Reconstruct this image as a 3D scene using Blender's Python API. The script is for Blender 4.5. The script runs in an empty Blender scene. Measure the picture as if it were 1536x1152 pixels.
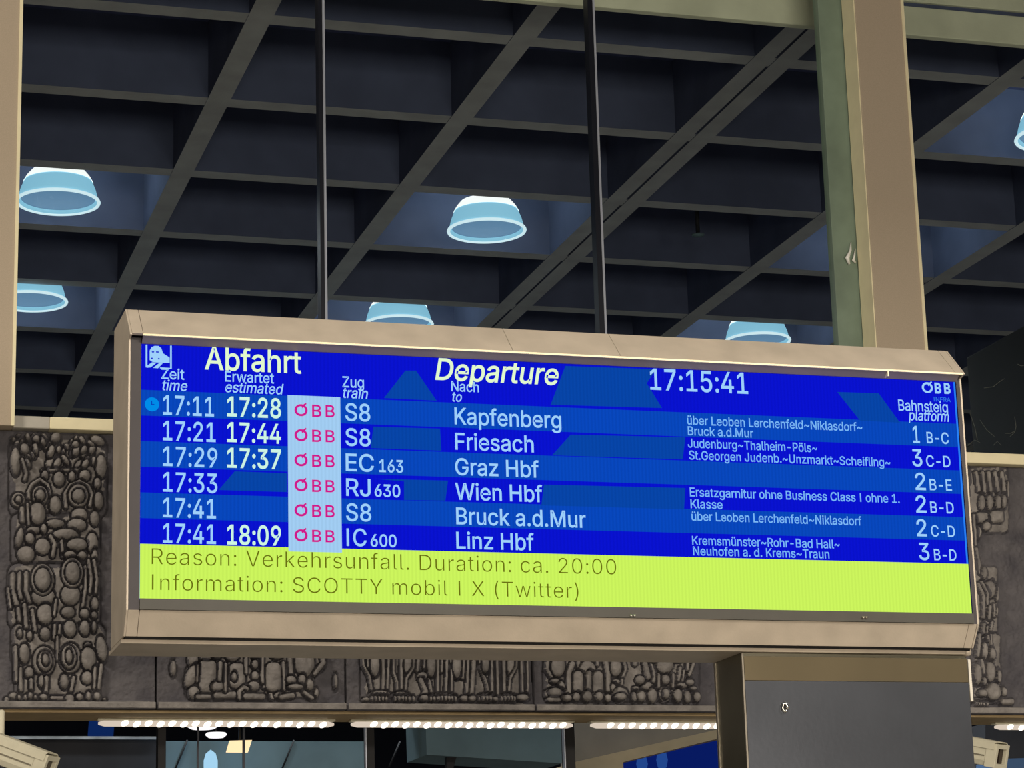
import bpy, bmesh, math, os, random
import numpy as np
from mathutils import Vector, Matrix
from mathutils.geometry import delaunay_2d_cdt

random.seed(4)
SC = bpy.context.scene
COL = SC.collection

# ------------------------------------------------------------------ camera
FPX = 3732.48
PITCH, YAW, ROLL = 0.244414199, 0.293754267, -0.028777683
CAM = Vector((0.0, 0.0, 1.6))
_F = Vector((math.sin(YAW) * math.cos(PITCH), math.cos(YAW) * math.cos(PITCH), math.sin(PITCH)))
_R0 = Vector((math.cos(YAW), -math.sin(YAW), 0.0))
_U0 = _R0.cross(_F)
_R = math.cos(ROLL) * _R0 + math.sin(ROLL) * _U0
_U = -math.sin(ROLL) * _R0 + math.cos(ROLL) * _U0
cam_data = bpy.data.cameras.new('camera')
cam_data.sensor_width = 36.0
cam_data.lens = 36.0 * FPX / 1536.0
cam_data.clip_start, cam_data.clip_end = 0.1, 200.0
cam = bpy.data.objects.new('camera', cam_data)
COL.objects.link(cam)
rot = Matrix((_R, _U, -_F)).transposed()
cam.matrix_world = Matrix.Translation(CAM) @ rot.to_4x4()
SC.camera = cam

# ------------------------------------------------------------------ view, world, lights
SC.view_settings.view_transform = 'Standard'
SC.view_settings.look = 'None'
SC.view_settings.gamma = 1.0
SC.view_settings.exposure = 0.0
SC.cycles.use_denoising = True
SC.cycles.max_bounces = 8
SC.cycles.transparent_max_bounces = 12

world = bpy.data.worlds.new('evening_sky')
SC.world = world
world.use_nodes = True
wbg = world.node_tree.nodes['Background']
wbg.inputs['Color'].default_value = (0.25, 0.32, 0.60, 1)
wbg.inputs['Strength'].default_value = 0.016


def area_light(name, loc, aim, sx, sy, power, color):
    li = bpy.data.lights.new(name, 'AREA')
    li.shape = 'RECTANGLE'
    li.size, li.size_y = sx, sy
    li.energy = power
    li.color = color
    o = bpy.data.objects.new(name, li)
    COL.objects.link(o)
    o.location = loc
    o.rotation_euler = (Vector(aim) - Vector(loc)).to_track_quat('-Z', 'Y').to_euler()
    return o


WARM = (1.0, 0.90, 0.76)
# hall lighting: flat ceiling panels shining straight down, behind the viewer and over the concourse; left one placed to brighten column sides
for nm, x, y, z, pw in (('centre', 2.5, 2.5, 5.3, 420), ('side', 7.0, 3.5, 5.3, 420), ('beside', -4.5, 6.5, 9.0, 680)):
    area_light('hall_light_' + nm, (x, y, z), (x, y, 0.0), 2.4, 1.0, pw, WARM)
# unseen fill added behind the viewer to brighten the board's lower bevel
area_light('front_fill_light', (2.0, -7.0, 1.6), (2.6, 7.0, 2.2), 8.0, 2.4, 420, (1.0, 0.89, 0.74)).data.spread = math.radians(110)

# ------------------------------------------------------------------ helpers


def lin(c):
    out = []
    for v in c[:3]:
        v = v / 255.0
        out.append(v / 12.92 if v <= 0.04045 else ((v + 0.055) / 1.055) ** 2.4)
    return (out[0], out[1], out[2], 1.0)


def at(x, y, Y):
    """world point at depth Y that the photograph shows at pixel (x, y)"""
    d = ((x - 768.0) / FPX) * _R - ((y - 576.0) / FPX) * _U + _F
    return CAM + d * (Y / d.y)


def at_z(x, y, Z):
    d = ((x - 768.0) / FPX) * _R - ((y - 576.0) / FPX) * _U + _F
    return CAM + d * ((Z - CAM.z) / d.z)


def tag(o, label=None, cat=None, group=None, kind=None):
    if label:
        o['label'] = label
    if cat:
        o['category'] = cat
    if group:
        o['group'] = group
    if kind:
        o['kind'] = kind
    return o


def empty(name, loc=(0, 0, 0)):
    o = bpy.data.objects.new(name, None)
    o.empty_display_size = 0.1
    COL.objects.link(o)
    o.location = loc
    return o


def link(name, me, mat, parent=None, smooth=False):
    o = bpy.data.objects.new(name, me)
    COL.objects.link(o)
    if mat:
        me.materials.append(mat)
    if parent:
        o.parent = parent
        pl = parent
        off = Vector((0, 0, 0))
        while pl is not None:
            off += pl.location
            pl = pl.parent
        o.location = -off
    if smooth:
        for p in me.polygons:
            p.use_smooth = True
    return o


def finish(bm, name, mat, parent=None, smooth=False, bevel=0.0):
    bmesh.ops.recalc_face_normals(bm, faces=bm.faces)
    me = bpy.data.meshes.new(name)
    bm.to_mesh(me)
    bm.free()
    o = link(name, me, mat, parent, smooth)
    if bevel:
        m = o.modifiers.new('bevel', 'BEVEL')
        m.width = bevel
        m.segments = 2
        m.limit_method = 'ANGLE'
    return o


def b_box(bm, x0, x1, y0, y1, z0, z1):
    v = [bm.verts.new(p) for p in ((x0, y0, z0), (x1, y0, z0), (x1, y1, z0), (x0, y1, z0),
                                   (x0, y0, z1), (x1, y0, z1), (x1, y1, z1), (x0, y1, z1))]
    for f in ((0, 1, 2, 3), (4, 7, 6, 5), (0, 4, 5, 1), (1, 5, 6, 2), (2, 6, 7, 3), (3, 7, 4, 0)):
        bm.faces.new([v[i] for i in f])


def box(name, x0, x1, y0, y1, z0, z1, mat, parent=None, bevel=0.0):
    bm = bmesh.new()
    b_box(bm, x0, x1, y0, y1, z0, z1)
    return finish(bm, name, mat, parent, bevel=bevel)


def b_prism(bm, a, b):
    """a, b: two matching rings of points"""
    va = [bm.verts.new(p) for p in a]
    vb = [bm.verts.new(p) for p in b]
    n = len(a)
    bm.faces.new(va)
    bm.faces.new(list(reversed(vb)))
    for i in range(n):
        j = (i + 1) % n
        bm.faces.new((va[i], vb[i], vb[j], va[j]))


def prism_x(name, prof, x0, x1, mat, parent=None, bevel=0.0):
    bm = bmesh.new()
    b_prism(bm, [(x0, y, z) for y, z in prof], [(x1, y, z) for y, z in prof])
    return finish(bm, name, mat, parent, bevel=bevel)


def slab_px(name, pts, Y, depth, mat, parent=None):
    """outline seen in the photo, standing at distance Y with a real thickness"""
    a = [at(x, y, Y) for x, y in pts]
    bm = bmesh.new()
    b_prism(bm, a, [p + Vector((0, depth, 0)) for p in a])
    return finish(bm, name, mat, parent)


def b_tube(bm, pts, r, seg=8):
    pts = [Vector(p) for p in pts]
    rings = []
    for i, p in enumerate(pts):
        t = (pts[min(i + 1, len(pts) - 1)] - pts[max(i - 1, 0)]).normalized()
        a = t.cross(Vector((0.13, 0.31, 0.94))).normalized()
        b = t.cross(a)
        rr = r[i] if isinstance(r, (list, tuple)) else r
        rings.append([bm.verts.new(p + rr * (math.cos(k * 2 * math.pi / seg) * a + math.sin(k * 2 * math.pi / seg) * b))
                      for k in range(seg)])
    for i in range(len(rings) - 1):
        for k in range(seg):
            bm.faces.new((rings[i][k], rings[i][(k + 1) % seg], rings[i + 1][(k + 1) % seg], rings[i + 1][k]))
    bm.faces.new(rings[0])
    bm.faces.new(list(reversed(rings[-1])))


def tube(name, pts, r, mat, parent=None, seg=8, smooth=True):
    bm = bmesh.new()
    b_tube(bm, pts, r, seg)
    return finish(bm, name, mat, parent, smooth)


def b_lathe(bm, prof, c=(0, 0, 0), seg=48, close=False):
    c = Vector(c)
    rings = []
    for r, z in prof:
        if r < 1e-6:
            rings.append([bm.verts.new(c + Vector((0, 0, z)))])
        else:
            rings.append([bm.verts.new(c + Vector((r * math.cos(2 * math.pi * k / seg), r * math.sin(2 * math.pi * k / seg), z)))
                          for k in range(seg)])
    n = len(rings)
    for i in range(n if close else n - 1):
        A, B = rings[i], rings[(i + 1) % n]
        for k in range(seg):
            k2 = (k + 1) % seg
            if len(A) == 1 and len(B) == 1:
                continue
            if len(A) == 1:
                bm.faces.new((A[0], B[k2], B[k]))
            elif len(B) == 1:
                bm.faces.new((A[k], A[k2], B[0]))
            else:
                bm.faces.new((A[k], A[k2], B[k2], B[k]))


# ------------------------------------------------------------------ materials


def mat(name, rgb, rough=0.6, metal=0.0, spec=0.4, noise=0.0, nscale=20.0, bump=0.0, bscale=80.0, rgb2=None, detail=6.0):
    m = bpy.data.materials.new(name)
    m.use_nodes = True
    nt = m.node_tree
    p = nt.nodes['Principled BSDF']
    p.inputs['Roughness'].default_value = rough
    p.inputs['Metallic'].default_value = metal
    p.inputs['Specular IOR Level'].default_value = spec
    c = lin(rgb)
    tc = nt.nodes.new('ShaderNodeTexCoord')
    if noise or rgb2:
        n = nt.nodes.new('ShaderNodeTexNoise')
        n.inputs['Scale'].default_value = nscale
        n.inputs['Detail'].default_value = detail
        nt.links.new(tc.outputs['Object'], n.inputs['Vector'])
        r = nt.nodes.new('ShaderNodeValToRGB')
        r.color_ramp.elements[0].position = 0.3
        r.color_ramp.elements[1].position = 0.7
        if rgb2:
            c2 = lin(rgb2)
        else:
            c2 = tuple(min(1, v * (1 + noise)) for v in c[:3]) + (1,)
            c = tuple(v * (1 - noise) for v in c[:3]) + (1,)
        r.color_ramp.elements[0].color = c
        r.color_ramp.elements[1].color = c2
        nt.links.new(n.outputs['Fac'], r.inputs['Fac'])
        nt.links.new(r.outputs['Color'], p.inputs['Base Color'])
    else:
        p.inputs['Base Color'].default_value = c
    if bump:
        n2 = nt.nodes.new('ShaderNodeTexNoise')
        n2.inputs['Scale'].default_value = bscale
        n2.inputs['Detail'].default_value = 8
        nt.links.new(tc.outputs['Object'], n2.inputs['Vector'])
        b = nt.nodes.new('ShaderNodeBump')
        b.inputs['Strength'].default_value = bump
        b.inputs['Distance'].default_value = 0.01
        nt.links.new(n2.outputs['Fac'], b.inputs['Height'])
        nt.links.new(b.outputs['Normal'], p.inputs['Normal'])
    return m


def lit(name, rgb, strength=1.0, stripes=0.0, base=None):
    """a self-luminous surface (screen, lamp)"""
    m = bpy.data.materials.new(name)
    m.use_nodes = True
    nt = m.node_tree
    if base is None:
        nt.nodes.remove(nt.nodes['Principled BSDF'])
        p = nt.nodes.new('ShaderNodeEmission')
        p.inputs['Color'].default_value = lin(rgb)
        p.inputs['Strength'].default_value = strength
        nt.links.new(p.outputs[0], nt.nodes['Material Output'].inputs['Surface'])
        if stripes:
            tc = nt.nodes.new('ShaderNodeTexCoord')
            w = nt.nodes.new('ShaderNodeTexWave')
            w.bands_direction = 'X'
            w.inputs['Scale'].default_value = 28.0
            w.inputs['Distortion'].default_value = 0.3
            nt.links.new(tc.outputs['Object'], w.inputs['Vector'])
            mr = nt.nodes.new('ShaderNodeMapRange')
            mr.inputs['To Min'].default_value = strength * (1 - stripes)
            mr.inputs['To Max'].default_value = strength * (1 + stripes)
            nt.links.new(w.outputs['Fac'], mr.inputs['Value'])
            nt.links.new(mr.outputs['Result'], p.inputs['Strength'])
        return m
    p = nt.nodes['Principled BSDF']
    p.inputs['Base Color'].default_value = base
    p.inputs['Roughness'].default_value = 0.6
    p.inputs['Specular IOR Level'].default_value = 0.02
    p.inputs['Emission Color'].default_value = lin(rgb)
    p.inputs['Emission Strength'].default_value = strength
    return m


M = {}
M['casing'] = mat('warm_grey_casing', (178, 167, 152), 0.42, 0.15, noise=0.10, nscale=9, bump=0.05, bscale=140)
M['casing_dark'] = mat('dark_bronze_frame', (50, 45, 49), 0.55, 0.0, noise=0.1, nscale=15)
M['strip'] = mat('satin_metal_strip', (128, 120, 122), 0.35, 0.3, noise=0.12, nscale=5)
M['casing_low'] = mat('grey_bronze_strip', (54, 52, 46), 0.5, 0.1, noise=0.1, nscale=12)
M['gap'] = mat('black_gap', (14, 12, 11), 0.8)
M['steel'] = mat('brushed_steel', (84, 87, 94), 0.33, 0.85, noise=0.10, nscale=4, bump=0.03, bscale=60)
M['steel_reflection'] = mat('steel_warm_reflection', (98, 89, 70), 0.36, 0.8, noise=0.08, nscale=5)  # reflection on the pillar put into the metal's colour
M['steel_side'] = mat('brushed_steel_side', (132, 128, 112), 0.34, 0.85, noise=0.10, nscale=4)
M['steel_edge'] = mat('steel_edge', (165, 158, 145), 0.3, 0.8)
M['chrome'] = mat('chrome', (235, 235, 230), 0.08, 1.0)
M['white'] = mat('white_enamel', (250, 250, 246), 0.25)
M['column'] = mat('beige_plaster', (184, 169, 149), 0.85, noise=0.07, nscale=260, bump=0.06, bscale=300)
M['cream'] = mat('cream_paint', (246, 236, 198), 0.55, noise=0.04, nscale=12)
M['zinc_and_sill_shade'] = mat('pale_zinc_and_sill_shade', (186, 182, 172), 0.6, noise=0.08, nscale=10)  # pillar edge strip, and the column's shade on the sill
M['green'] = mat('grey_green_frame', (124, 142, 126), 0.5, noise=0.14, nscale=6, bump=0.03)
M['mullion'] = mat('black_mullion', (26, 29, 40), 0.45, 0.3)
M['mullion_edge'] = mat('grey_mullion_edge', (186, 193, 208), 0.45, 0.1)
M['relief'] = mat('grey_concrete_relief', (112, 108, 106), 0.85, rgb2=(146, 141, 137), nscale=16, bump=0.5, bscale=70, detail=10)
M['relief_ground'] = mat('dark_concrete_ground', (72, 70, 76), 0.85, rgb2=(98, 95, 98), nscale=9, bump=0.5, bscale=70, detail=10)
M['ledge'] = mat('brown_stained_ledge', (86, 76, 68), 0.85, rgb2=(128, 112, 94), nscale=8, bump=0.3, bscale=50)
M['soffit'] = mat('ochre_soffit', (150, 130, 96), 0.8, noise=0.1, nscale=14)
M['beam'] = mat('grey_concrete_beam', (166, 167, 170), 0.9, noise=0.12, nscale=5, bump=0.2, bscale=30)
M['edge_beam'] = mat('pale_green_concrete', (214, 216, 194), 0.9, noise=0.12, nscale=4, bump=0.2, bscale=30)
M['coffer'] = mat('coffer_recess_shade', (76, 83, 124), 0.9, noise=0.2, nscale=3)  # shade of the deep recesses put into the slab colour
M['recess_shade'] = mat('rib_side_shade', (78, 85, 112), 0.9, noise=0.15, nscale=4)  # recess shade put into the colour of the rib sides
M['floor'] = mat('stone_floor', (112, 107, 100), 0.5, noise=0.08, nscale=2)
M['dark_wall'] = mat('dark_navy_wall', (34, 38, 52), 0.9, noise=0.1, nscale=3)
M['black'] = mat('black_board', (18, 17, 20), 0.7, noise=0.3, nscale=8)
M['cobweb'] = mat('cobweb', (105, 104, 100), 0.9)
M['cam_body'] = mat('ivory_plastic', (205, 200, 178), 0.45, noise=0.04, nscale=30)
M['cam_seam'] = mat('ivory_shadow_seam', (120, 114, 98), 0.6)
M['cam_glass'] = mat('dark_lens_window', (46, 34, 26), 0.12, spec=0.6)
M['teal_wall'] = mat('teal_grey_panel', (92, 112, 118), 0.7, noise=0.12, nscale=4)
M['grey_wall'] = mat('warm_grey_panel', (104, 96, 86), 0.8, noise=0.1, nscale=5)
M['beige'] = mat('beige_beam', (158, 140, 110), 0.8, noise=0.08, nscale=8)
M['charcoal'] = mat('charcoal_fascia', (48, 48, 52), 0.8, noise=0.15, nscale=6)
M['pale_edge'] = mat('pale_metal_edge', (170, 178, 186), 0.5, 0.4, noise=0.3, nscale=10)

M['scr_dark'] = lit('screen_blue', (9, 18, 205), 1.0, 0.05)
M['scr_light'] = lit('screen_row_blue', (8, 70, 186), 1.0, 0.06)
M['scr_patch'] = lit('screen_patch_blue', (7, 68, 166), 1.0, 0.05)
M['scr_yellow'] = lit('screen_yellow', (202, 242, 92), 1.0, 0.04)
M['scr_pale'] = lit('screen_pale_blue', (160, 203, 240), 1.0, 0.04)
M['scr_edge'] = lit('screen_edge_blue', (40, 128, 245), 1.0)
M['t_title'] = lit('title_text', (226, 248, 205), 1.0)
M['t_blue'] = lit('pale_blue_text', (158, 208, 250), 1.0)
M['t_bright'] = lit('bright_text', (205, 244, 226), 1.0)
M['t_small'] = lit('small_blue_text', (122, 184, 246), 1.0)
M['t_faint'] = lit('faint_blue_text', (50, 120, 225), 1.0)
M['t_dot'] = lit('dot_blue', (0, 140, 232), 1.0)
M['t_pink'] = lit('magenta_logo', (208, 26, 140), 1.0)
M['t_olive'] = lit('olive_text', (104, 110, 16), 1.0)

M['lamp_shade'] = lit('lamp_acrylic', (132, 190, 216), 0.95, base=(0.2, 0.35, 0.42, 1))
M['lamp_inner'] = lit('lamp_inside', (92, 132, 168), 0.9, base=(0.2, 0.25, 0.3, 1))
M['lamp_rim'] = lit('lamp_rim', (205, 232, 242), 1.0, base=(0.5, 0.5, 0.5, 1))
M['lamp_core'] = lit('lamp_core', (246, 248, 244), 1.15, base=(0.5, 0.5, 0.5, 1))
M['led'] = lit('led_lens', (255, 250, 235), 1.6)
M['led_body'] = lit('led_diffuser', (224, 208, 190), 0.9)
M['white_lamp'] = lit('white_lamp', (250, 248, 250), 1.2)
M['warm_lamp'] = lit('warm_lamp', (255, 226, 176), 1.15)
M['blue_lamp'] = lit('blue_lamp', (12, 36, 86), 1.0)
M['glow_oval'] = lit('pale_blue_reflection', (165, 212, 240), 1.0)
M['blue_glass'] = lit('blue_lit_glass', (8, 26, 96), 1.0)
M['blue_glow'] = lit('blue_lit_lamp', (34, 70, 140), 1.0)


def glass_mat():
    m = bpy.data.materials.new('dusty_window_glass')
    m.use_nodes = True
    nt = m.node_tree
    nt.nodes.clear()
    out = nt.nodes.new('ShaderNodeOutputMaterial')
    tr = nt.nodes.new('ShaderNodeBsdfTransparent')
    tr.inputs['Color'].default_value = (0.96, 0.98, 0.97, 1)
    gl = nt.nodes.new('ShaderNodeBsdfGlossy')
    gl.inputs['Roughness'].default_value = 0.03
    mx = nt.nodes.new('ShaderNodeMixShader')
    mx.inputs['Fac'].default_value = 0.035
    nt.links.new(tr.outputs[0], mx.inputs[1])
    nt.links.new(gl.outputs[0], mx.inputs[2])
    nt.links.new(mx.outputs[0], out.inputs['Surface'])
    return m


M['glass'] = glass_mat()

# ================================================================== setting
HC = 5.0                      # ceiling ribs above eye level
ZC = CAM.z + HC
YG = 10.60                    # glass line

tag(box('floor', -9, 20, -9, 30, -0.15, 0.0, M['floor']), kind='structure')

# coffered concrete ceiling beyond the glass
GX, GY = 0.28417 * HC, 0.2515 * HC
XB0, YB0 = 0.4583 * HC, 2.384 * HC
YC0, YC1 = 11.001, 25.5
XC0, XC1 = -6.5, 17.5
RIB, DEEP = 0.127, 0.46
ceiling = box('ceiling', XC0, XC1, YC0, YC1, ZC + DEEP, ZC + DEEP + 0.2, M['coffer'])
tag(ceiling, kind='structure')


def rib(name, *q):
    o = box(name, *q, M['recess_shade'], ceiling)
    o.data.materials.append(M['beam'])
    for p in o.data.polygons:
        if p.normal.z < -0.5:  # undersides stay plain concrete, sides get the painted shade
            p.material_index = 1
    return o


xs = []
k = -6
while True:
    x = XB0 + k * GX + (0.004 * HC if k >= 2 else 0)
    if x > XC1 - 0.2:
        break
    if x > XC0 + 0.2:
        xs.append((k, x))
    k += 1
for k, x in xs:
    if k == 2:                # expansion joint: a double rib with a dark slit
        for s in (-1, 1):
            rib('ceiling_beam', x + s * 0.067 - 0.058, x + s * 0.067 + 0.058, YC0, YC1, ZC, ZC + DEEP)
    else:
        rib('ceiling_beam', x - RIB / 2, x + RIB / 2, YC0, YC1, ZC, ZC + DEEP)
k = 0
while YB0 + k * GY < YC1:
    y = YB0 + k * GY
    rib('ceiling_cross_beam', XC0, XC1, y - RIB / 2, y + RIB / 2, ZC + 0.004, ZC + DEEP)
    k += 1
eb = box('trim_1', XC0, XC1, 10.95, 11.0, CAM.z + 4.814, CAM.z + 4.975, M['edge_beam'], None, 0.006)
tag(eb, kind='structure')
box('shadow_joint', XC0, XC1, 10.965, 11.0, CAM.z + 4.975, CAM.z + 5.0, M['recess_shade'], eb)
box('upper_beam', XC0, XC1, 10.945, 11.0, CAM.z + 5.0, ZC + 0.75, M['edge_beam'], eb, 0.006)
tag(box('wall_back', XC0, XC1, YC1, YC1 + 0.2, 0, ZC + DEEP + 0.2, M['dark_wall']), kind='structure')

# ------------------------------------------------------------------ facade: columns, sill, glazing
YF = 10.42
Z_SILL_B = at(20, 641, 10.45).z
Z_SILL_T = at(20, 623, 10.45).z
Z_TOP = ZC + 0.75


def column(name, x0, x1):
    z0 = Z_SILL_B
    c = box(name, x0, x1, YF, 10.86, z0, Z_TOP, M['column'], None, 0.004)
    tag(c, kind='structure')
    box('lit_side', x0 - 0.006, x0 - 0.0005, YF + 0.004, YG - 0.04, z0, Z_TOP, M['cream'], c)  # column's lit left side put in as a paler strip
    box('edge_trim', x1 - 0.012, x1 + 0.002, YF - 0.004, YF + 0.012, z0, Z_TOP, M['cream'], c)
    return c


col_r0, col_r1 = at(1316, 520, YF).x, at(1391, 525, YF).x
col_w = 0.42
col_l1 = at(21.5, 600, YF).x
column('column', col_r0, col_r1)
column('column', col_l1 - (col_r1 - col_r0), col_l1)
pitch = (col_r1 - col_l1)
col_n1 = col_r1 + pitch

# sill under the glazing: grey length carries the column's shade in its colour, cream after it
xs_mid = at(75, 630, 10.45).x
tag(box('trim_2', col_l1 - 0.0, xs_mid, 10.45, 10.62, Z_SILL_B, Z_SILL_T, M['zinc_and_sill_shade'], None, 0.004), kind='structure')
tag(box('trim_3', xs_mid, col_r0, 10.448, 10.62, Z_SILL_B, Z_SILL_T, M['cream'], None, 0.004), kind='structure')
tag(box('trim_4', col_r1, col_n1 - 0.4, 10.448, 10.62, Z_SILL_B, Z_SILL_T, M['cream'], None, 0.004), kind='structure')

# grey green frame post beside the column
gp0, gp1 = at(1256.5, 510, YG - 0.02).x, at(1297, 510, YG - 0.02).x
post = box('window_post', gp0, gp1, YG - 0.03, YG + 0.03, Z_SILL_T, Z_TOP, M['green'], None, 0.003)
tag(post, kind='structure')

# window 1: two mullions and three panes
win = empty('window_1', (col_l1, YG, Z_SILL_T))
tag(win, kind='structure')
mull = []
for xp, yp, wd in ((486.5, 470, 0.020), (905, 490, 0.026)):
    x = at(xp - 2, yp, YG - 0.03).x
    mull.append(x)
    mu = box('mullion', x - wd / 2, x + wd / 2 - 0.001, YG - 0.035, YG + 0.03, Z_SILL_T, Z_TOP, M['mullion'], win)
    box('mullion_edge', x + wd / 2, x + wd / 2 + 0.011, YG - 0.030, YG + 0.02, Z_SILL_T, Z_TOP, M['mullion_edge'], mu)
for a, b in ((col_l1, mull[0] - 0.02), (mull[0] + 0.026, mull[1] - 0.02), (mull[1] + 0.03, gp0)):
    box('pane', a, b, YG - 0.004, YG + 0.004, Z_SILL_T, Z_TOP, M['glass'], win)
win2 = empty('window_2', (col_r1, YG, Z_SILL_T))
tag(win2, kind='structure')
box('pane', col_r1 + 0.01, col_n1 - 0.4, YG - 0.004, YG + 0.004, Z_SILL_T, Z_TOP, M['glass'], win2)

# bright bent metal hook on the post
hk = empty('wall_hook', at(1277, 396, YG - 0.035))
tag(hk, 'small bright white hook on the grey green window post', 'hook')
tube('prong', [at(1276.5, 363, YG - 0.036), at(1275.5, 376, YG - 0.045), at(1271, 387, YG - 0.055), at(1274, 396, YG - 0.045)],
     [0.002, 0.006, 0.011, 0.006], M['white'], hk)
tube('prong', [at(1283, 373, YG - 0.036), at(1281.5, 383, YG - 0.044), at(1280, 390, YG - 0.05), at(1283, 394, YG - 0.04)],
     [0.002, 0.005, 0.008, 0.005], M['white'], hk)

# black upstand seen behind the glass at the right, with cobwebs
pB = at(1449, 536, 11.35)
bk = box('black_cupboard', pB.x, pB.x + 2.2, 10.68, 11.35, Z_SILL_T + 0.0, pB.z, M['black'], None, 0.01)
tag(bk, 'black cupboard behind the glass above the bright sill by the board', 'cupboard')
webs = empty('cobweb', at(1500, 660, 10.66))
tag(webs, 'pale torn cobweb strands in front of the black cupboard', 'cobweb', kind='stuff')
for pts in ([(1476, 582), (1490, 580), (1500, 572), (1507, 568)], [(1515, 655), (1522, 648), (1524, 640), (1522, 625)],
            [(1508, 650), (1516, 650), (1523, 646)], [(1452, 668), (1462, 660), (1470, 664)],
            [(1490, 668), (1496, 662), (1502, 668)], [(1470, 630), (1480, 645), (1492, 655)],
            [(1526, 546), (1532, 549), (1536, 548)], [(1455, 620), (1462, 640), (1466, 660)]):
    tube('strand', [at(x, y, 10.66) for x, y in pts], 0.0016, M['cobweb'], webs, 5)

# ------------------------------------------------------------------ relief panels
YR = 10.50
Z_R0 = at(20, 1063.5, YR).z
Z_R1 = Z_SILL_B
Z_LEDGE = at(20, 1052, YR).z


def to_px(X, Z, Y):
    dx, dy, dz = X - CAM.x, Y - CAM.y, Z - CAM.z
    r = dx * _R.x + dy * _R.y + dz * _R.z
    u = dx * _U.x + dy * _U.y + dz * _U.z
    f = dx * _F.x + dy * _F.y + dz * _F.z
    return 768.0 + FPX * r / f, 576.0 - FPX * u / f


def vnoise(X, Z, s, seed):
    rng = np.random.RandomState(seed)
    g = rng.rand(64, 64)
    x, z = X * s, Z * s
    xi, zi = np.floor(x).astype(int), np.floor(z).astype(int)
    fx, fz = x - xi, z - zi
    fx, fz = fx * fx * (3 - 2 * fx), fz * fz * (3 - 2 * fz)
    a, b = g[xi % 64, zi % 64], g[(xi + 1) % 64, zi % 64]
    c, d = g[xi % 64, (zi + 1) % 64], g[(xi + 1) % 64, (zi + 1) % 64]
    return (a * (1 - fx) + b * fx) * (1 - fz) + (c * (1 - fx) + d * fx) * fz


def seg_dist(px, py, pts):
    best = None
    for (x0, y0), (x1, y1) in zip(pts[:-1], pts[1:]):
        dx, dy = x1 - x0, y1 - y0
        L = dx * dx + dy * dy + 1e-9
        t = np.clip(((px - x0) * dx + (py - y0) * dy) / L, 0, 1)
        d = np.hypot(px - x0 - t * dx, py - y0 - t * dy)
        best = d if best is None else np.minimum(best, d)
    return best


def carve(prims, PX, PY, gw=1.9):
    H = np.zeros_like(PX)
    for p in prims:
        kind = p[0]
        if kind == 'e':
            _, cx, cy, rx, ry, rt, h = p
            R = max(rx, ry) + gw + 3
        elif kind == 'c':
            _, r, pts, h = p
            cx = sum(q[0] for q in pts) / len(pts)
            cy = sum(q[1] for q in pts) / len(pts)
            R = max(math.hypot(q[0] - cx, q[1] - cy) for q in pts) + r + gw + 3
        else:
            _, cx, cy, hw, hh, r, h = p
            R = max(hw, hh) * 1.45 + gw + 3
        msk = (np.abs(PX - cx) < R) & (np.abs(PY - cy) < R)
        if not msk.any():
            continue
        x, y = PX[msk], PY[msk]
        hcur = H[msk]
        if kind == 'e':
            c, s = math.cos(math.radians(rt)), math.sin(math.radians(rt))
            u, v = (x - cx) * c + (y - cy) * s, -(x - cx) * s + (y - cy) * c
            q = np.hypot(u / rx, v / ry)
            sd = (q - 1) * min(rx, ry)
            rad = min(rx, ry)
        elif kind == 'c':
            sd = seg_dist(x, y, pts) - r
            rad = r
        else:
            u, v = np.abs(x - cx) - (hw - r), np.abs(y - cy) - (hh - r)
            sd = np.hypot(np.maximum(u, 0), np.maximum(v, 0)) + np.minimum(np.maximum(u, v), 0) - r
            rad = min(hw, hh)
        t = np.clip(-sd / max(2.0, rad * 0.75), 0, 1)
        prof = np.sqrt(np.clip(1 - (1 - t) ** 2, 0, 1))
        inside = sd < 0
        base = min(0.022, max(0.0, float(np.median(hcur[inside])) * 0.6)) if inside.any() else 0.0
        hn = np.where(inside, base + h * prof, hcur)
        gr = (sd >= 0) & (sd < gw)
        hn = np.where(gr, np.maximum(-0.022, np.minimum(hn, 0.4 * hcur - 0.024)), hn)
        H[msk] = hn
    return H


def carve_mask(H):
    """pale on raised faces, dark on ground and in grooves"""
    return H > 0.010


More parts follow.
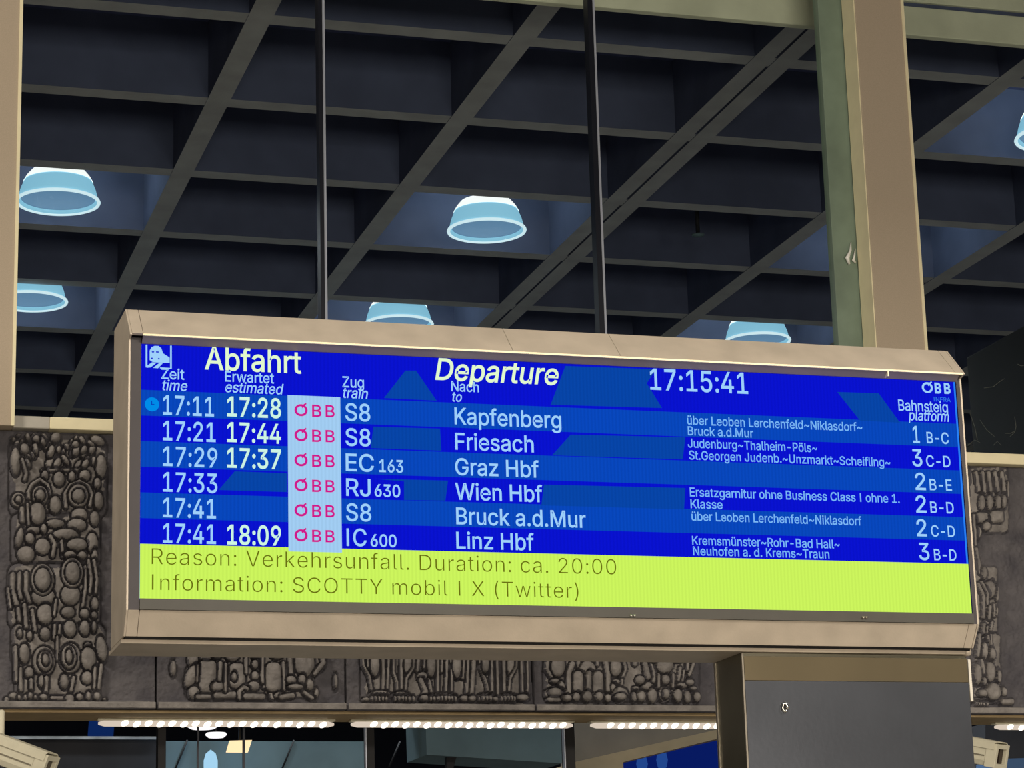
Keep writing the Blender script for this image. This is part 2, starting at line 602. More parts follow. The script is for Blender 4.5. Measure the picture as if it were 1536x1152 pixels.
def relief(name, x0, x1, prims, label, step=0.0037, rough=1.0, seed=1):
    nx = int((x1 - x0) / step) + 1
    nz = int((Z_R1 - Z_R0) / step) + 1
    X, Z = np.meshgrid(np.linspace(x0, x1, nx), np.linspace(Z_R0, Z_R1, nz))
    PX, PY = to_px(X, Z, YR)
    H = carve(prims, PX, PY)
    H += rough * (0.006 * (vnoise(X, Z, 28, seed) - 0.5) + 0.004 * (vnoise(X, Z, 75, seed + 1) - 0.5) + 0.006 * (vnoise(X, Z, 7, seed + 2) - 0.5))
    # ledge along the foot
    led = np.clip((Z_LEDGE - Z) / 0.006 + 0.5, 0, 1)
    H = H * (1 - led) + led * (0.035 + 0.010 * (vnoise(X, Z, 20, seed + 3) - 0.5))
    # closed rim
    edge = np.minimum(np.minimum(X - x0, x1 - X), np.minimum(Z - Z_R0, Z_R1 - Z))
    H = np.where(edge < 0.003, -0.02, H)
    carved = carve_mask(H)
    V = np.stack([X, YR - H, Z], -1).reshape(-1, 3)
    nb = len(V)
    idx = np.arange(nx * nz).reshape(nz, nx)
    a, b, c, d = idx[:-1, :-1].ravel(), idx[:-1, 1:].ravel(), idx[1:, 1:].ravel(), idx[1:, :-1].ravel()
    faces = np.stack([a, b, c, d], -1).tolist()
    YB = YR + 0.34
    back = [(x0, YB, Z_R0), (x1, YB, Z_R0), (x1, YB, Z_R1), (x0, YB, Z_R1)]
    verts = V.tolist() + back
    B = [nb, nb + 1, nb + 2, nb + 3]
    faces += [[B[1], B[0], B[3], B[2]],
              [B[0], B[1]] + idx[0, ::-1].tolist(), [B[1], B[2]] + idx[::-1, -1].tolist(),
              [B[2], B[3]] + idx[-1, :].tolist(), [B[3], B[0]] + idx[:, 0].tolist()]
    me = bpy.data.meshes.new(name)
    me.from_pydata(verts, [], faces)
    me.update()
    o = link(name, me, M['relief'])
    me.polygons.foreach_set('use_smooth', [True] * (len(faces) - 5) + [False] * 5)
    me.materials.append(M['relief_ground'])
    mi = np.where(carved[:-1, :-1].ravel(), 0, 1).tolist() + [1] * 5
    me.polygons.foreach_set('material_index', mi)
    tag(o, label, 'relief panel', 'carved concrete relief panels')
    return o


def conv(ox, oy, s, items, h=0.032):
    """items in enlarged-crop units -> photo pixels"""
    out = []
    for it in items:
        if it[0] == 'e':
            out.append(('e', ox + it[1] / s, oy + it[2] / s, it[3] / s, it[4] / s, it[5] if len(it) > 5 else 0, h))
        elif it[0] == 'c':
            out.append(('c', it[1] / s, [(ox + x / s, oy + y / s) for x, y in it[2:]], h * 0.75))
        else:
            out.append(('b', ox + it[1] / s, oy + it[2] / s, it[3] / s, it[4] / s, it[5] / s, h))
    return out


e, c_, b_ = 'e', 'c', 'b'
rr = random.Random(7)
top_rubble = [(e, rr.uniform(110, 740), rr.uniform(130, 370), rr.uniform(18, 38), rr.uniform(22, 52), rr.uniform(-40, 40)) for _ in range(75)]
P1a = top_rubble + [
    (e, 790, 370, 45, 90), (e, 760, 165, 62, 35, 25), (e, 120, 330, 40, 110), (c_, 15, (170, 320), (205, 430), (190, 480)),
    (c_, 14, (330, 402), (600, 402)), (e, 460, 470, 45, 60), (e, 350, 440, 28, 38), (e, 560, 450, 28, 40), (e, 660, 445, 45, 45),
    (c_, 15, (225, 620), (218, 575), (245, 515), (310, 475), (372, 520), (388, 600)), (e, 310, 600, 65, 78), (e, 310, 600, 38, 45),
    (c_, 16, (515, 690), (505, 590), (550, 520), (620, 490), (690, 530), (722, 600), (700, 680)), (e, 610, 600, 82, 92), (e, 610, 605, 50, 55),
    (e, 430, 670, 48, 70), (e, 140, 635, 54, 60), (e, 140, 635, 26, 28), (e, 760, 505, 28, 45), (e, 770, 640, 40, 70), (e, 740, 780, 38, 60),
    (e, 620, 750, 65, 52), (e, 600, 830, 75, 50), (e, 290, 740, 66, 88), (c_, 20, (170, 700), (175, 800)), (c_, 14, (212, 670), (222, 830)),
    (e, 430, 820, 75, 35), (e, 265, 872, 58, 28), (e, 340, 862, 25, 40), (e, 510, 905, 100, 45), (e, 150, 930, 30, 80, 12),
    (e, 230, 938, 38, 45), (c_, 18, (390, 920), (425, 980), (408, 1075)), (e, 330, 1000, 62, 66), (e, 200, 1060, 70, 66),
    (e, 720, 970, 48, 80), (e, 600, 985, 80, 52), (c_, 14, (480, 960), (490, 1080)), (e, 545, 1065, 50, 30), (e, 740, 1080, 26, 60), (e, 640, 1070, 36, 32)]
P1b = [
    (c_, 22, (100, 120), (95, 240), (130, 350)), (c_, 17, (152, 110), (145, 230), (160, 300)), (c_, 19, (203, 110), (200, 250), (230, 330)),
    (c_, 15, (690, 10), (712, 150), (700, 260)), (c_, 15, (735, 10), (757, 160), (748, 260)), (c_, 14, (662, 60), (668, 220), (640, 400)),
    (c_, 12, (60, 230), (80, 380)), (e, 335, 290, 92, 78), (e, 330, 160, 92, 125), (e, 330, 160, 64, 90), (e, 550, 280, 76, 82), (e, 565, 105, 86, 120), (e, 565, 105, 58, 84),
    (e, 350, 430, 64, 82), (e, 530, 415, 54, 45), (c_, 17, (140, 390), (150, 480)), (c_, 18, (188, 360), (202, 530)), (c_, 16, (250, 400), (272, 560)),
    (c_, 13, (435, 320), (420, 440)), (e, 660, 425, 36, 40), (e, 740, 350, 30, 55), (e, 735, 440, 26, 30), (e, 350, 585, 42, 52), (e, 545, 545, 52, 66),
    (c_, 14, (425, 520), (420, 620)), (c_, 12, (465, 520), (458, 600)), (e, 662, 540, 40, 62), (e, 735, 530, 20, 45), (e, 230, 600, 22, 36), (e, 152, 580, 20, 36),
    (c_, 18, (118, 690), (125, 950)), (e, 188, 740, 42, 78), (c_, 12, (445, 610), (445, 790)), (e, 340, 800, 88, 118), (e, 348, 800, 58, 82), (e, 350, 790, 28, 48),
    (e, 548, 775, 88, 118), (e, 535, 770, 60, 92), (e, 535, 765, 28, 55), (e, 685, 680, 30, 30), (e, 690, 780, 60, 95), (e, 795, 700, 42, 100, -8),
    (e, 225, 890, 36, 46), (c_, 15, (160, 860), (160, 1025)), (c_, 16, (240, 945), (242, 1020)), (e, 325, 960, 28, 50), (c_, 19, (362, 930), (355, 1050)),
    (c_, 16, (575, 930), (552, 1030)), (e, 500, 960, 36, 60), (e, 680, 930, 46, 52), (c_, 15, (740, 850), (735, 1010)), (c_, 17, (792, 830), (770, 1010)),
    (c_, 16, (45, 1095), (75, 1085)), (e, 105, 1070, 36, 30), (e, 147, 1082, 16, 22), (e, 200, 1080, 20, 24), (e, 236, 1068, 20, 30), (e, 275, 1082, 15, 20),
    (e, 340, 1078, 34, 26), (c_, 18, (405, 1085), (490, 1088)), (e, 545, 1090, 38, 34), (e, 620, 1078, 32, 28), (e, 690, 1072, 22, 36), (e, 760, 1072, 30, 36), (e, 815, 1096, 18, 12)]
PL = 0.020


def plate(*blobs):
    return [('b', (x0 + x1) / 2, (y0 + y1) / 2, (x1 - x0) / 2, (y1 - y0) / 2, r, PL) for x0, y0, x1, y1, r in blobs]


P1 = plate((14, 652, 160, 780, 20), (17, 770, 150, 850, 12), (12, 845, 150, 945, 16), (17, 935, 158, 1000, 14), (22, 985, 150, 1046, 10)) + conv(0, 630, 5.236, P1a) + conv(0, 840, 5.236, P1b)
P2 = plate((282, 940, 488, 1010, 14), (278, 1000, 470, 1047, 8)) + conv(230, 960, 5.12, [
    (e, 380, 130, 60, 50), (e, 480, 110, 50, 40), (e, 600, 125, 55, 45), (e, 300, 150, 40, 70), (e, 150, 220, 22, 60), (e, 290, 280, 45, 95, 25),
    (b_, 410, 285, 68, 125, 40), (c_, 12, (335, 200), (330, 320)), (e, 305, 410, 45, 52), (c_, 22, (335, 440), (420, 440)), (e, 485, 365, 55, 45),
    (c_, 28, (480, 430), (615, 425)), (c_, 18, (508, 185), (500, 310)), (c_, 13, (547, 190), (545, 400)), (b_, 638, 280, 64, 100, 50), (e, 610, 290, 20, 35),
    (c_, 14, (705, 90), (705, 260)), (e, 775, 130, 27, 22), (e, 775, 192, 26, 36), (e, 775, 280, 30, 36), (c_, 14, (830, 90), (830, 330)),
    (e, 765, 358, 46, 38), (c_, 17, (655, 450), (655, 395), (690, 365), (715, 378)), (c_, 25, (705, 437), (835, 437)), (c_, 17, (848, 368), (888, 372), (906, 450)),
    (b_, 915, 290, 62, 115, 50), (c_, 13, (990, 180), (996, 385)), (e, 960, 430, 40, 30), (c_, 22, (975, 442), (1062, 430)), (c_, 19, (1040, 110), (1050, 260)),
    (e, 1155, 180, 78, 108), (e, 1050, 312, 40, 34), (e, 1135, 320, 30, 50), (e, 1190, 350, 33, 46), (c_, 20, (1285, 100), (1300, 180), (1230, 265)),
    (e, 1085, 365, 60, 24), (e, 1245, 410, 20, 42), (c_, 18, (1150, 405), (1212, 450)), (e, 1395, 320, 16, 60), (e, 940, 120, 50, 34)])
toes = []
for a, b, s_ in ((240, 356, 27), (415, 560, 28), (690, 880, 27), (1060, 1160, 27), (1230, 1345, 25)):
    x = a
    while x < b:
        toes.append((e, x, 455, 12, 24))
        x += s_
P3 = plate((541, 930, 796, 1052, 8)) + conv(510, 960, 5.12, [
    (c_, 12, (165, 100), (170, 200), (215, 280), (240, 420)), (c_, 12, (210, 120), (210, 210), (255, 275)), (e, 258, 190, 38, 95), (c_, 14, (320, 100), (325, 420)),
    (c_, 12, (365, 110), (350, 400)), (c_, 12, (400, 120), (398, 250), (425, 330), (430, 400)), (c_, 14, (460, 100), (460, 410)), (e, 515, 190, 38, 95),
    (c_, 12, (560, 100), (550, 220), (500, 300), (490, 410)), (c_, 16, (597, 110), (585, 240)), (e, 625, 290, 45, 42), (c_, 20, (612, 310), (650, 400), (620, 460)),
    (c_, 13, (672, 300), (690, 400)), (c_, 10, (640, 110), (636, 220)), (e, 692, 190, 38, 100), (c_, 14, (740, 100), (740, 410)), (c_, 10, (772, 110), (768, 250)),
    (c_, 12, (810, 120), (802, 400)), (c_, 12, (845, 110), (845, 410)), (e, 888, 200, 38, 100), (c_, 12, (942, 110), (930, 300)), (c_, 13, (975, 110), (960, 420)),
    (c_, 19, (1020, 110), (1000, 420)), (c_, 12, (1060, 130), (1070, 230), (1110, 330), (1130, 420)), (e, 1105, 180, 32, 80), (c_, 14, (1150, 100), (1155, 430)),
    (c_, 12, (1192, 110), (1202, 420)), (c_, 14, (1246, 100), (1250, 420)), (e, 1300, 190, 32, 100), (c_, 12, (1342, 110), (1342, 210), (1295, 300), (1285, 400)),
    (c_, 12, (1378, 110), (1392, 410)), (c_, 10, (1430, 120), (1430, 400)), (e, 300, 425, 78, 34), (e, 460, 432, 68, 34), (e, 640, 450, 30, 25), (e, 780, 438, 95, 30),
    (e, 950, 452, 35, 25), (e, 1010, 452, 32, 25), (e, 1110, 440, 60, 30), (e, 1185, 458, 24, 20), (e, 1285, 440, 65, 30), (e, 1395, 445, 48, 28), (e, 195, 460, 28, 16)] + toes)
P4 = plate((815, 930, 1048, 1052, 10)) + conv(790, 960, 5.12, [
    (c_, 16, (155, 140), (145, 230), (190, 300)), (e, 230, 205, 55, 85), (e, 210, 320, 35, 20), (c_, 22, (340, 190), (310, 260), (310, 400)), (c_, 12, (385, 110), (385, 215)),
    (e, 455, 230, 65, 65), (c_, 24, (465, 260), (465, 390)), (b_, 382, 330, 40, 90, 40), (c_, 12, (528, 110), (530, 200)), (c_, 22, (580, 120), (612, 260), (615, 390)),
    (b_, 535, 345, 42, 105, 42), (e, 672, 215, 46, 72), (c_, 14, (725, 140), (747, 230), (715, 310)), (e, 675, 325, 30, 20), (c_, 11, (722, 310), (716, 350)), (e, 650, 372, 22, 36),
    (e, 255, 360, 28, 40), (e, 205, 420, 72, 54), (e, 205, 412, 48, 40), (c_, 18, (165, 460), (240, 460)), (e, 300, 450, 40, 28), (e, 372, 440, 30, 36), (e, 455, 435, 40, 44),
    (e, 540, 440, 30, 38), (e, 612, 450, 28, 32), (e, 710, 425, 62, 62), (e, 706, 442, 44, 30), (e, 825, 380, 25, 22), (e, 815, 440, 22, 40), (e, 920, 358, 48, 34),
    (e, 870, 435, 36, 46), (e, 955, 430, 36, 60), (e, 955, 130, 60, 50), (e, 1150, 130, 60, 50), (e, 1050, 190, 66, 76), (c_, 12, (1000, 270), (1000, 365)),
    (c_, 12, (1110, 270), (1110, 365)), (e, 1055, 310, 34, 40), (e, 1052, 420, 48, 62), (e, 1052, 420, 28, 40), (e, 1185, 350, 42, 28), (e, 1242, 330, 35, 28), (e, 1270, 376, 25, 18),
    (e, 1150, 430, 32, 55), (e, 1225, 440, 30, 50), (e, 1300, 440, 28, 42), (c_, 13, (1165, 220), (1150, 315)), (c_, 10, (1192, 240), (1182, 320)),
    (c_, 16, (1228, 110), (1222, 220), (1240, 285)), (c_, 14, (1272, 110), (1265, 200), (1235, 275)), (c_, 18, (940, 200), (960, 270), (960, 320)),
    (c_, 24, (880, 120), (900, 200), (920, 290)), (e, 860, 312, 36, 36), (c_, 20, (820, 110), (820, 190))])
P5 = plate((1452, 700, 1512, 800, 8), (1456, 850, 1496, 960, 8), (1458, 950, 1500, 1055, 8)) + conv(1436, 680, 5.76, [
    (c_, 17, (145, 175), (165, 330)), (c_, 17, (200, 175), (215, 340)), (c_, 17, (253, 175), (268, 330)), (c_, 17, (307, 175), (330, 340)), (c_, 17, (367, 175), (387, 330)),
    (c_, 12, (420, 260), (422, 400)), (e, 193, 435, 28, 66), (e, 262, 435, 30, 66), (e, 333, 435, 28, 66), (e, 386, 425, 24, 60), (b_, 200, 565, 48, 50, 25), (b_, 325, 555, 55, 55, 25),
    (e, 235, 635, 35, 42), (e, 170, 690, 22, 56), (c_, 14, (130, 540), (145, 800)), (c_, 15, (152, 830), (180, 950), (186, 1040)), (e, 217, 1040, 25, 56)], 0.028) + \
    conv(1436, 870, 5.76, [
    (c_, 13, (290, 10), (336, 80), (330, 175)), (e, 268, 88, 50, 76), (c_, 16, (165, 40), (210, 150), (205, 330)), (c_, 13, (190, 25), (240, 130), (240, 270)), (c_, 15, (262, 235), (250, 340)),
    (c_, 13, (296, 220), (300, 320)), (c_, 10, (327, 250), (320, 310)), (c_, 16, (210, 390), (200, 470)), (c_, 12, (240, 410), (235, 470)), (c_, 13, (282, 370), (265, 440)),
    (c_, 12, (240, 490), (262, 580)), (c_, 12, (270, 480), (275, 570)), (e, 216, 620, 28, 80), (e, 282, 650, 28, 60), (c_, 16, (175, 480), (160, 660)), (e, 158, 820, 32, 92), (c_, 14, (190, 695), (206, 820)),
    (e, 266, 800, 44, 90), (e, 337, 840, 22, 62), (e, 205, 885, 17, 40), (e, 200, 985, 42, 36), (e, 295, 970, 66, 76), (e, 390, 970, 28, 42), (b_, 415, 1055, 62, 28, 22), (e, 160, 1050, 60, 28),
    (e, 137, 1075, 9, 20), (e, 163, 1075, 9, 20), (e, 188, 1075, 9, 20), (e, 215, 1078, 9, 20), (e, 245, 1078, 10, 20)])


def hidden_fill(x0, x1, y0, y1, seed):
    """the carving goes on above, behind the board"""
    r = random.Random(seed)
    out = []
    y = y0
    while y < y1:
        x = x0 + r.uniform(8, 20)
        while x < x1 - 10:
            out.append(('e', x, y, r.uniform(7, 13), r.uniform(14, 26), r.uniform(-15, 15), 0.03))
            x += r.uniform(20, 30)
        y += 44
    return out


sx = [at(235, 1010, YR).x, at(519, 1010, YR).x, at(800, 1010, YR).x, at(1078, 1010, YR).x]
xl_edge = sx[0] - (sx[1] - sx[0]) * 1.0
gapx = 0.004
relief('relief_panel', xl_edge, sx[0] - gapx, P1, 'dark concrete relief panel stacked with carved ovals left of the board', seed=3)
relief('relief_panel', sx[0], sx[1] - gapx, plate((285, 660, 490, 960, 10)) + hidden_fill(290, 490, 680, 940, 2) + P2, 'concrete relief panel with squat arched carvings around a beaded stem', seed=11)
relief('relief_panel', sx[1], sx[2] - gapx, plate((541, 670, 796, 960, 10)) + hidden_fill(540, 780, 690, 940, 3) + P3, 'concrete relief panel with tall slender reed-like ribs and toe shapes', seed=19)
relief('relief_panel', sx[2], sx[3] - gapx, plate((815, 680, 1048, 960, 10)) + hidden_fill(820, 1050, 700, 940, 5) + P4, 'concrete relief panel with rounded pebble carvings beside the steel pillar', seed=27)
relief('relief_panel', sx[3], at(1436, 900, YR).x - gapx, hidden_fill(1110, 1410, 720, 1040, 8), 'concrete relief panel mostly hidden behind board and steel pillar', step=0.008, seed=33)
relief('relief_panel', at(1436, 900, YR).x, at(1436, 900, YR).x + 1.1, P5, 'concrete relief panel with finger-like and pebble carvings right of the board', rough=1.3, seed=41)

# soffit under the relief wall
Z_SOF = Z_R0
tag(box('trim_5', -1.2, 8.0, YR + 0.0, 10.80, Z_SOF - 0.014, Z_SOF - 0.001, M['soffit'], None, 0.003), kind='structure')

# ------------------------------------------------------------------ LED strip lights under the soffit


def strip_light(x0p, x1p, label, nlens, first):
    YL = 10.71
    zc = at((x0p + x1p) / 2, 1080, YL).z
    zt = Z_SOF - 0.0145
    xa, xb = at(x0p, 1080, YL).x, at(x1p, 1080, YL).x
    root = empty('strip_light', ((xa + xb) / 2, YL, zt))
    tag(root, label, 'strip light', 'led strip lights under the relief wall')
    box('housing', xa, xb, YL - 0.02, YL + 0.03, zt - 0.008, zt, M['cam_body'], root, 0.002)
    tube('diffuser', [(xa + 0.004, YL, zt - 0.02), (xa + 0.03, YL, zt - 0.02), (xb - 0.03, YL, zt - 0.02), (xb - 0.004, YL, zt - 0.02)],
         [0.006, 0.013, 0.013, 0.006], M['led_body'], root, 10)
    lens_me = None
    for i in range(nlens):
        x = xa + first + (xb - xa - first - 0.03) * (i + 0.5) / nlens
        if lens_me is None:
            bm = bmesh.new()
            bmesh.ops.create_uvsphere(bm, u_segments=10, v_segments=6, radius=1.0)
            bmesh.ops.scale(bm, vec=(0.020, 0.010, 0.012), verts=bm.verts)
            bmesh.ops.rotate(bm, cent=(0, 0, 0), matrix=Matrix.Rotation(math.radians(-28), 3, 'Y'), verts=bm.verts)
            lens_me = bpy.data.meshes.new('led_lens')
            bm.to_mesh(lens_me)
            bm.free()
            lens_me.materials.append(M['led'])
        o = bpy.data.objects.new('led_lens', lens_me)
        COL.objects.link(o)
        o.parent = root
        o.location = Vector((x, YL - 0.013 - 0.002 * (i % 2), zt - 0.020 - 0.004 * (i % 2))) - root.location
    return root


strip_light(146, 502, 'leftmost bright strip light under the relief with ovals', 18, 0.09)
strip_light(525, 860, 'bright strip light in the middle of the soffit, under the ribbed relief', 19, 0.08)
strip_light(884, 1200, 'bright strip light running in behind the steel pillar', 18, 0.07)
strip_light(1490, 1760, 'bright strip light right of the steel pillar near the camera', 15, 0.05)

# ------------------------------------------------------------------ glass doors below and what is behind them
YD = 10.86
for n, (xp, w, full) in enumerate(((241.5, 0.034, 1), (297, 0.008, 0), (365.5, 0.010, 0), (553.5, 0.034, 1), (852, 0.045, 1))):
    x = at(xp, 1110, YD).x
    tag(box('door_post', x - w / 2, x + w / 2, YD - (0.03 if full else 0.006), YD + (0.03 if full else 0.006), 0, Z_SOF - 0.002, M['black' if full else 'mullion'], None), kind='structure')
    if n in (3, 4):
        tag(box('trim_%d' % (6 + n), x - w / 2 - 0.006, x - w / 2 - 0.001, YD - 0.031, YD + 0.0, 2.3, Z_SOF - 0.016, M['mullion_edge'], None), kind='structure')

YB = 16.0
kb = empty('kiosk', at(120, 1150, YB))
tag(kb, 'charcoal kiosk with pale roof edge seen through the door glass at left', 'kiosk')
a0 = at(-60, 1109, YB)
a1 = at(236, 1109, YB)
box('wall', a0.x, a1.x, YB, YB + 1.5, 0.0, a0.z, M['charcoal'], kb)
box('roof_edge', a0.x - 0.01, a1.x, YB - 0.03, YB + 0.02, a0.z, a0.z + 0.018, M['pale_edge'], kb)

tb = empty('glazed_booth', at(400, 1150, YB))
tag(tb, 'teal grey glazed booth behind the door glass, left of centre', 'booth')
a0, a1 = at(250, 1109, YB), at(560, 1109, YB)
box('wall', a0.x, a1.x, YB + 0.1, YB + 1.6, 0.0, a0.z, M['teal_wall'], tb)
for xa, ya, xb, yb in ((281, 1110, 262, 1156), (441, 1110, 422, 1156), (600, 1112, 584, 1150)):
    tube('stay_rod', [at(xa, ya, YB + 0.09), at(xb, yb, YB + 0.09)], 0.006, M['black'], tb, 6)

gl = empty('reflected_glow', at(316, 1146, YB - 0.1))  # oval and point light added for a reflected glow
tag(gl, 'pale blue glowing oval standing for a reflected glow in front of the teal booth', 'lamp')
bm = bmesh.new()
p0 = at(316, 1148, YB - 0.1)
b_lathe(bm, [(0.0, -0.11), (0.03, -0.09), (0.045, -0.04), (0.045, 0.03), (0.032, 0.075), (0.0, 0.10)], p0, 20)
finish(bm, 'glow_oval', M['glow_oval'], gl, True)
box('added_glow_bracket', p0.x - 0.01, p0.x + 0.01, p0.y + 0.04, YB + 0.1, p0.z - 0.12, p0.z - 0.10, M['black'], gl)
pl = bpy.data.lights.new('reflected_glow_light', 'POINT')
pl.energy = 2.2
pl.color = (0.45, 0.72, 1.0)
pl.shadow_soft_size = 0.05
plo = bpy.data.objects.new('reflected_glow_light', pl)
COL.objects.link(plo)
plo.location = p0 + Vector((0, -0.16, 0.0))


def disc_lamp(xp, yp, Y, wpx, label, m, hpx):
    p = at(xp, yp, Y)
    r = wpx / FPX * Y / 2 * 1.02
    root = empty('pendant_lamp', p)
    tag(root, label, 'pendant lamp')
    bm = bmesh.new()
    hh = hpx / FPX * Y * 0.5
    b_lathe(bm, [(0.0, -hh), (r * 0.7, -hh), (r, -hh * 0.3), (r * 0.9, hh * 0.2), (0.0, hh * 0.4)], p, 24)
    finish(bm, 'lamp_shade', m, root, True)
    bm = bmesh.new()
    b_tube(bm, [p + Vector((0, 0, hh * 0.3)), Vector((p.x, p.y, 3.98))], 0.006, 6)
    finish(bm, 'rod', M['black'], root)


disc_lamp(304, 1087.5, 15.0, 48, 'white disc lamp half hidden by the soffit, above its smaller neighbour', M['white_lamp'], 12)
disc_lamp(324, 1100.5, 15.6, 32, 'smaller white disc lamp between the upper disc and the warm panel', M['white_lamp'], 12)
wl = empty('panel_lamp', at(360, 1120, 15.4))
tag(wl, 'warm glowing slanted rectangular panel lamp below the white disc lamps', 'panel lamp')
slab_px('lamp_panel', [(345, 1111), (378, 1110), (372, 1128.5), (340, 1128)], 15.4, 0.03, M['warm_lamp'], wl)
pp = at(360, 1111, 15.4)
tube('rod', [(pp.x, pp.y + 0.015, pp.z), (pp.x, pp.y + 0.015, 3.98)], 0.006, M['black'], wl, 6)

ga = empty('lamp_gantry', at(400, 1120, 15.3))
tag(ga, 'black gantry on thin posts carrying the lamps behind the door glass', 'gantry')
ga0, ga1 = at(241.5, 1110, 15.3).x, at(553.5, 1110, 15.3).x
box('beam', ga0 - 0.02, ga1 + 0.02, 14.9, 15.75, 3.98, 4.03, M['black'], ga)
for x in (ga0, ga1):
    box('post', x - 0.02, x + 0.02, 15.28, 15.32, 0, 3.98, M['black'], ga)
bl = empty('blue_sign', at(150, 1095, 17.5))
tag(bl, 'dim blue lit sign above the kiosk roof edge', 'sign')
slab_px('sign_panel', [(136, 1080), (172, 1080), (170, 1104), (134, 1104)], 17.5, 0.1, M['blue_lamp'], bl)
bq = at(153, 1104, 17.5)
box('post', bq.x - 0.02, bq.x + 0.02, bq.y + 0.02, bq.y + 0.06, 0, bq.z + 0.01, M['black'], bl)

bx = empty('hanging_panel', at(740, 1110, 15.0))
tag(bx, 'teal grey box panel hanging behind the door glass at centre', 'panel')
slab_px('panel', [(638, 1070), (843, 1072), (843, 1145), (640, 1132)], 15.0, 0.5, M['teal_wall'], bx)
slab_px('hanger', [(670, 1133), (685, 1134), (678, 1160), (671, 1160)], 15.05, 0.05, M['charcoal'], bx)

sb = empty('stair_side', at(960, 1130, 15.5))
tag(sb, 'warm grey stair side with slanting beige edge beam beside the pillar', 'stair')
slab_px('side_wall', [(862, 1070), (1130, 1070), (1130, 1092), (1068, 1101), (862, 1146)], 15.5, 0.3, M['grey_wall'], sb)
slab_px('edge_beam', [(862, 1143), (1130, 1082), (1130, 1096), (1068, 1110), (935, 1143), (935, 1175), (862, 1175)], 15.4, 0.4, M['beige'], sb)
bg = empty('blue_window', at(1000, 1140, 16.2))
tag(bg, 'deep blue lit window under the slanting stair beam', 'window')
slab_px('blue_pane', [(925, 1090), (1140, 1090), (1140, 1185), (925, 1185)], 16.2, 0.05, M['blue_glass'], bg)
for xq, yq, q in ((963, 1146, 9), (993, 1140, 11)):
    p = at(xq, yq, 16.15)
    bm = bmesh.new()
    b_lathe(bm, [(0.0, -0.07), (0.03, -0.05), (0.04, 0.0), (0.03, 0.05), (0.0, 0.07)], p, 16)
    finish(bm, 'glow_lamp', M['blue_glow'], bg, True)
rs = slab_px('side_cabinet', [(1478, 1085), (1560, 1088), (1560, 1200), (1478, 1200)], 15.0, 0.4, M['charcoal'])
tag(rs, 'charcoal cabinet behind the camera right of the steel pillar', 'cabinet')
rb = slab_px('blue_bin', [(1508, 1138), (1570, 1136), (1570, 1210), (1500, 1210)], 14.2, 0.4, mat('muted_blue', (70, 100, 140), 0.6))
tag(rb, 'muted blue box behind the camera at the lower right edge', 'box')

# ------------------------------------------------------------------ bell lamps in the coffers


def bell_lamp_proto():
    root = empty('bell_lamp', (0, 0, 0))
    R, Hh = 0.248, 0.205
    outer = [(R * 1.0, 0.0), (R * 0.985, 0.03), (R * 0.94, 0.075), (R * 0.86, 0.125), (R * 0.76, 0.165), (R * 0.66, 0.19)]
    inner = [(r - 0.008, z) for r, z in reversed(outer)]
    bm = bmesh.new()
    b_lathe(bm, outer + inner, seg=56, close=True)
    finish(bm, 'lamp_shade', M['lamp_shade'], root, True)
    bm = bmesh.new()
    b_lathe(bm, [(0.0, 0.055), (R * 0.72, 0.05), (R * 0.9, 0.03), (R * 0.93, 0.022), (R * 0.9, 0.04), (0.0, 0.065)], seg=48)
    finish(bm, 'diffuser', M['lamp_inner'], root, True)
    bm = bmesh.new()
    prof = [(R + 0.004 + 0.011 * math.cos(t * math.pi / 4), 0.0 + 0.011 * math.sin(t * math.pi / 4)) for t in range(8)]
    b_lathe(bm, prof, seg=56, close=True)
    finish(bm, 'rim_ring', M['lamp_rim'], root, True)
    bm = bmesh.new()
    b_lathe(bm, [(R * 0.87, 0.128), (R * 0.81, 0.156), (R * 0.775, 0.168), (R * 0.68, 0.196), (R * 0.52, 0.210), (0.0, 0.212), (0.0, 0.19), (R * 0.6, 0.18)], seg=48)
    finish(bm, 'lamp_cap', M['lamp_core'], root, True)
    bm = bmesh.new()
    b_tube(bm, [(0, 0, 0.2), (0, 0, 0.2 + 0.305)], 0.02, 10)
    finish(bm, 'stem', M['charcoal'], root, True)
    return root


def copy_tree(o, parent=None):
    c = o.copy()
    COL.objects.link(c)
    if parent:
        c.parent = parent
    for ch in list(o.children):
        copy_tree(ch, c)
    return c


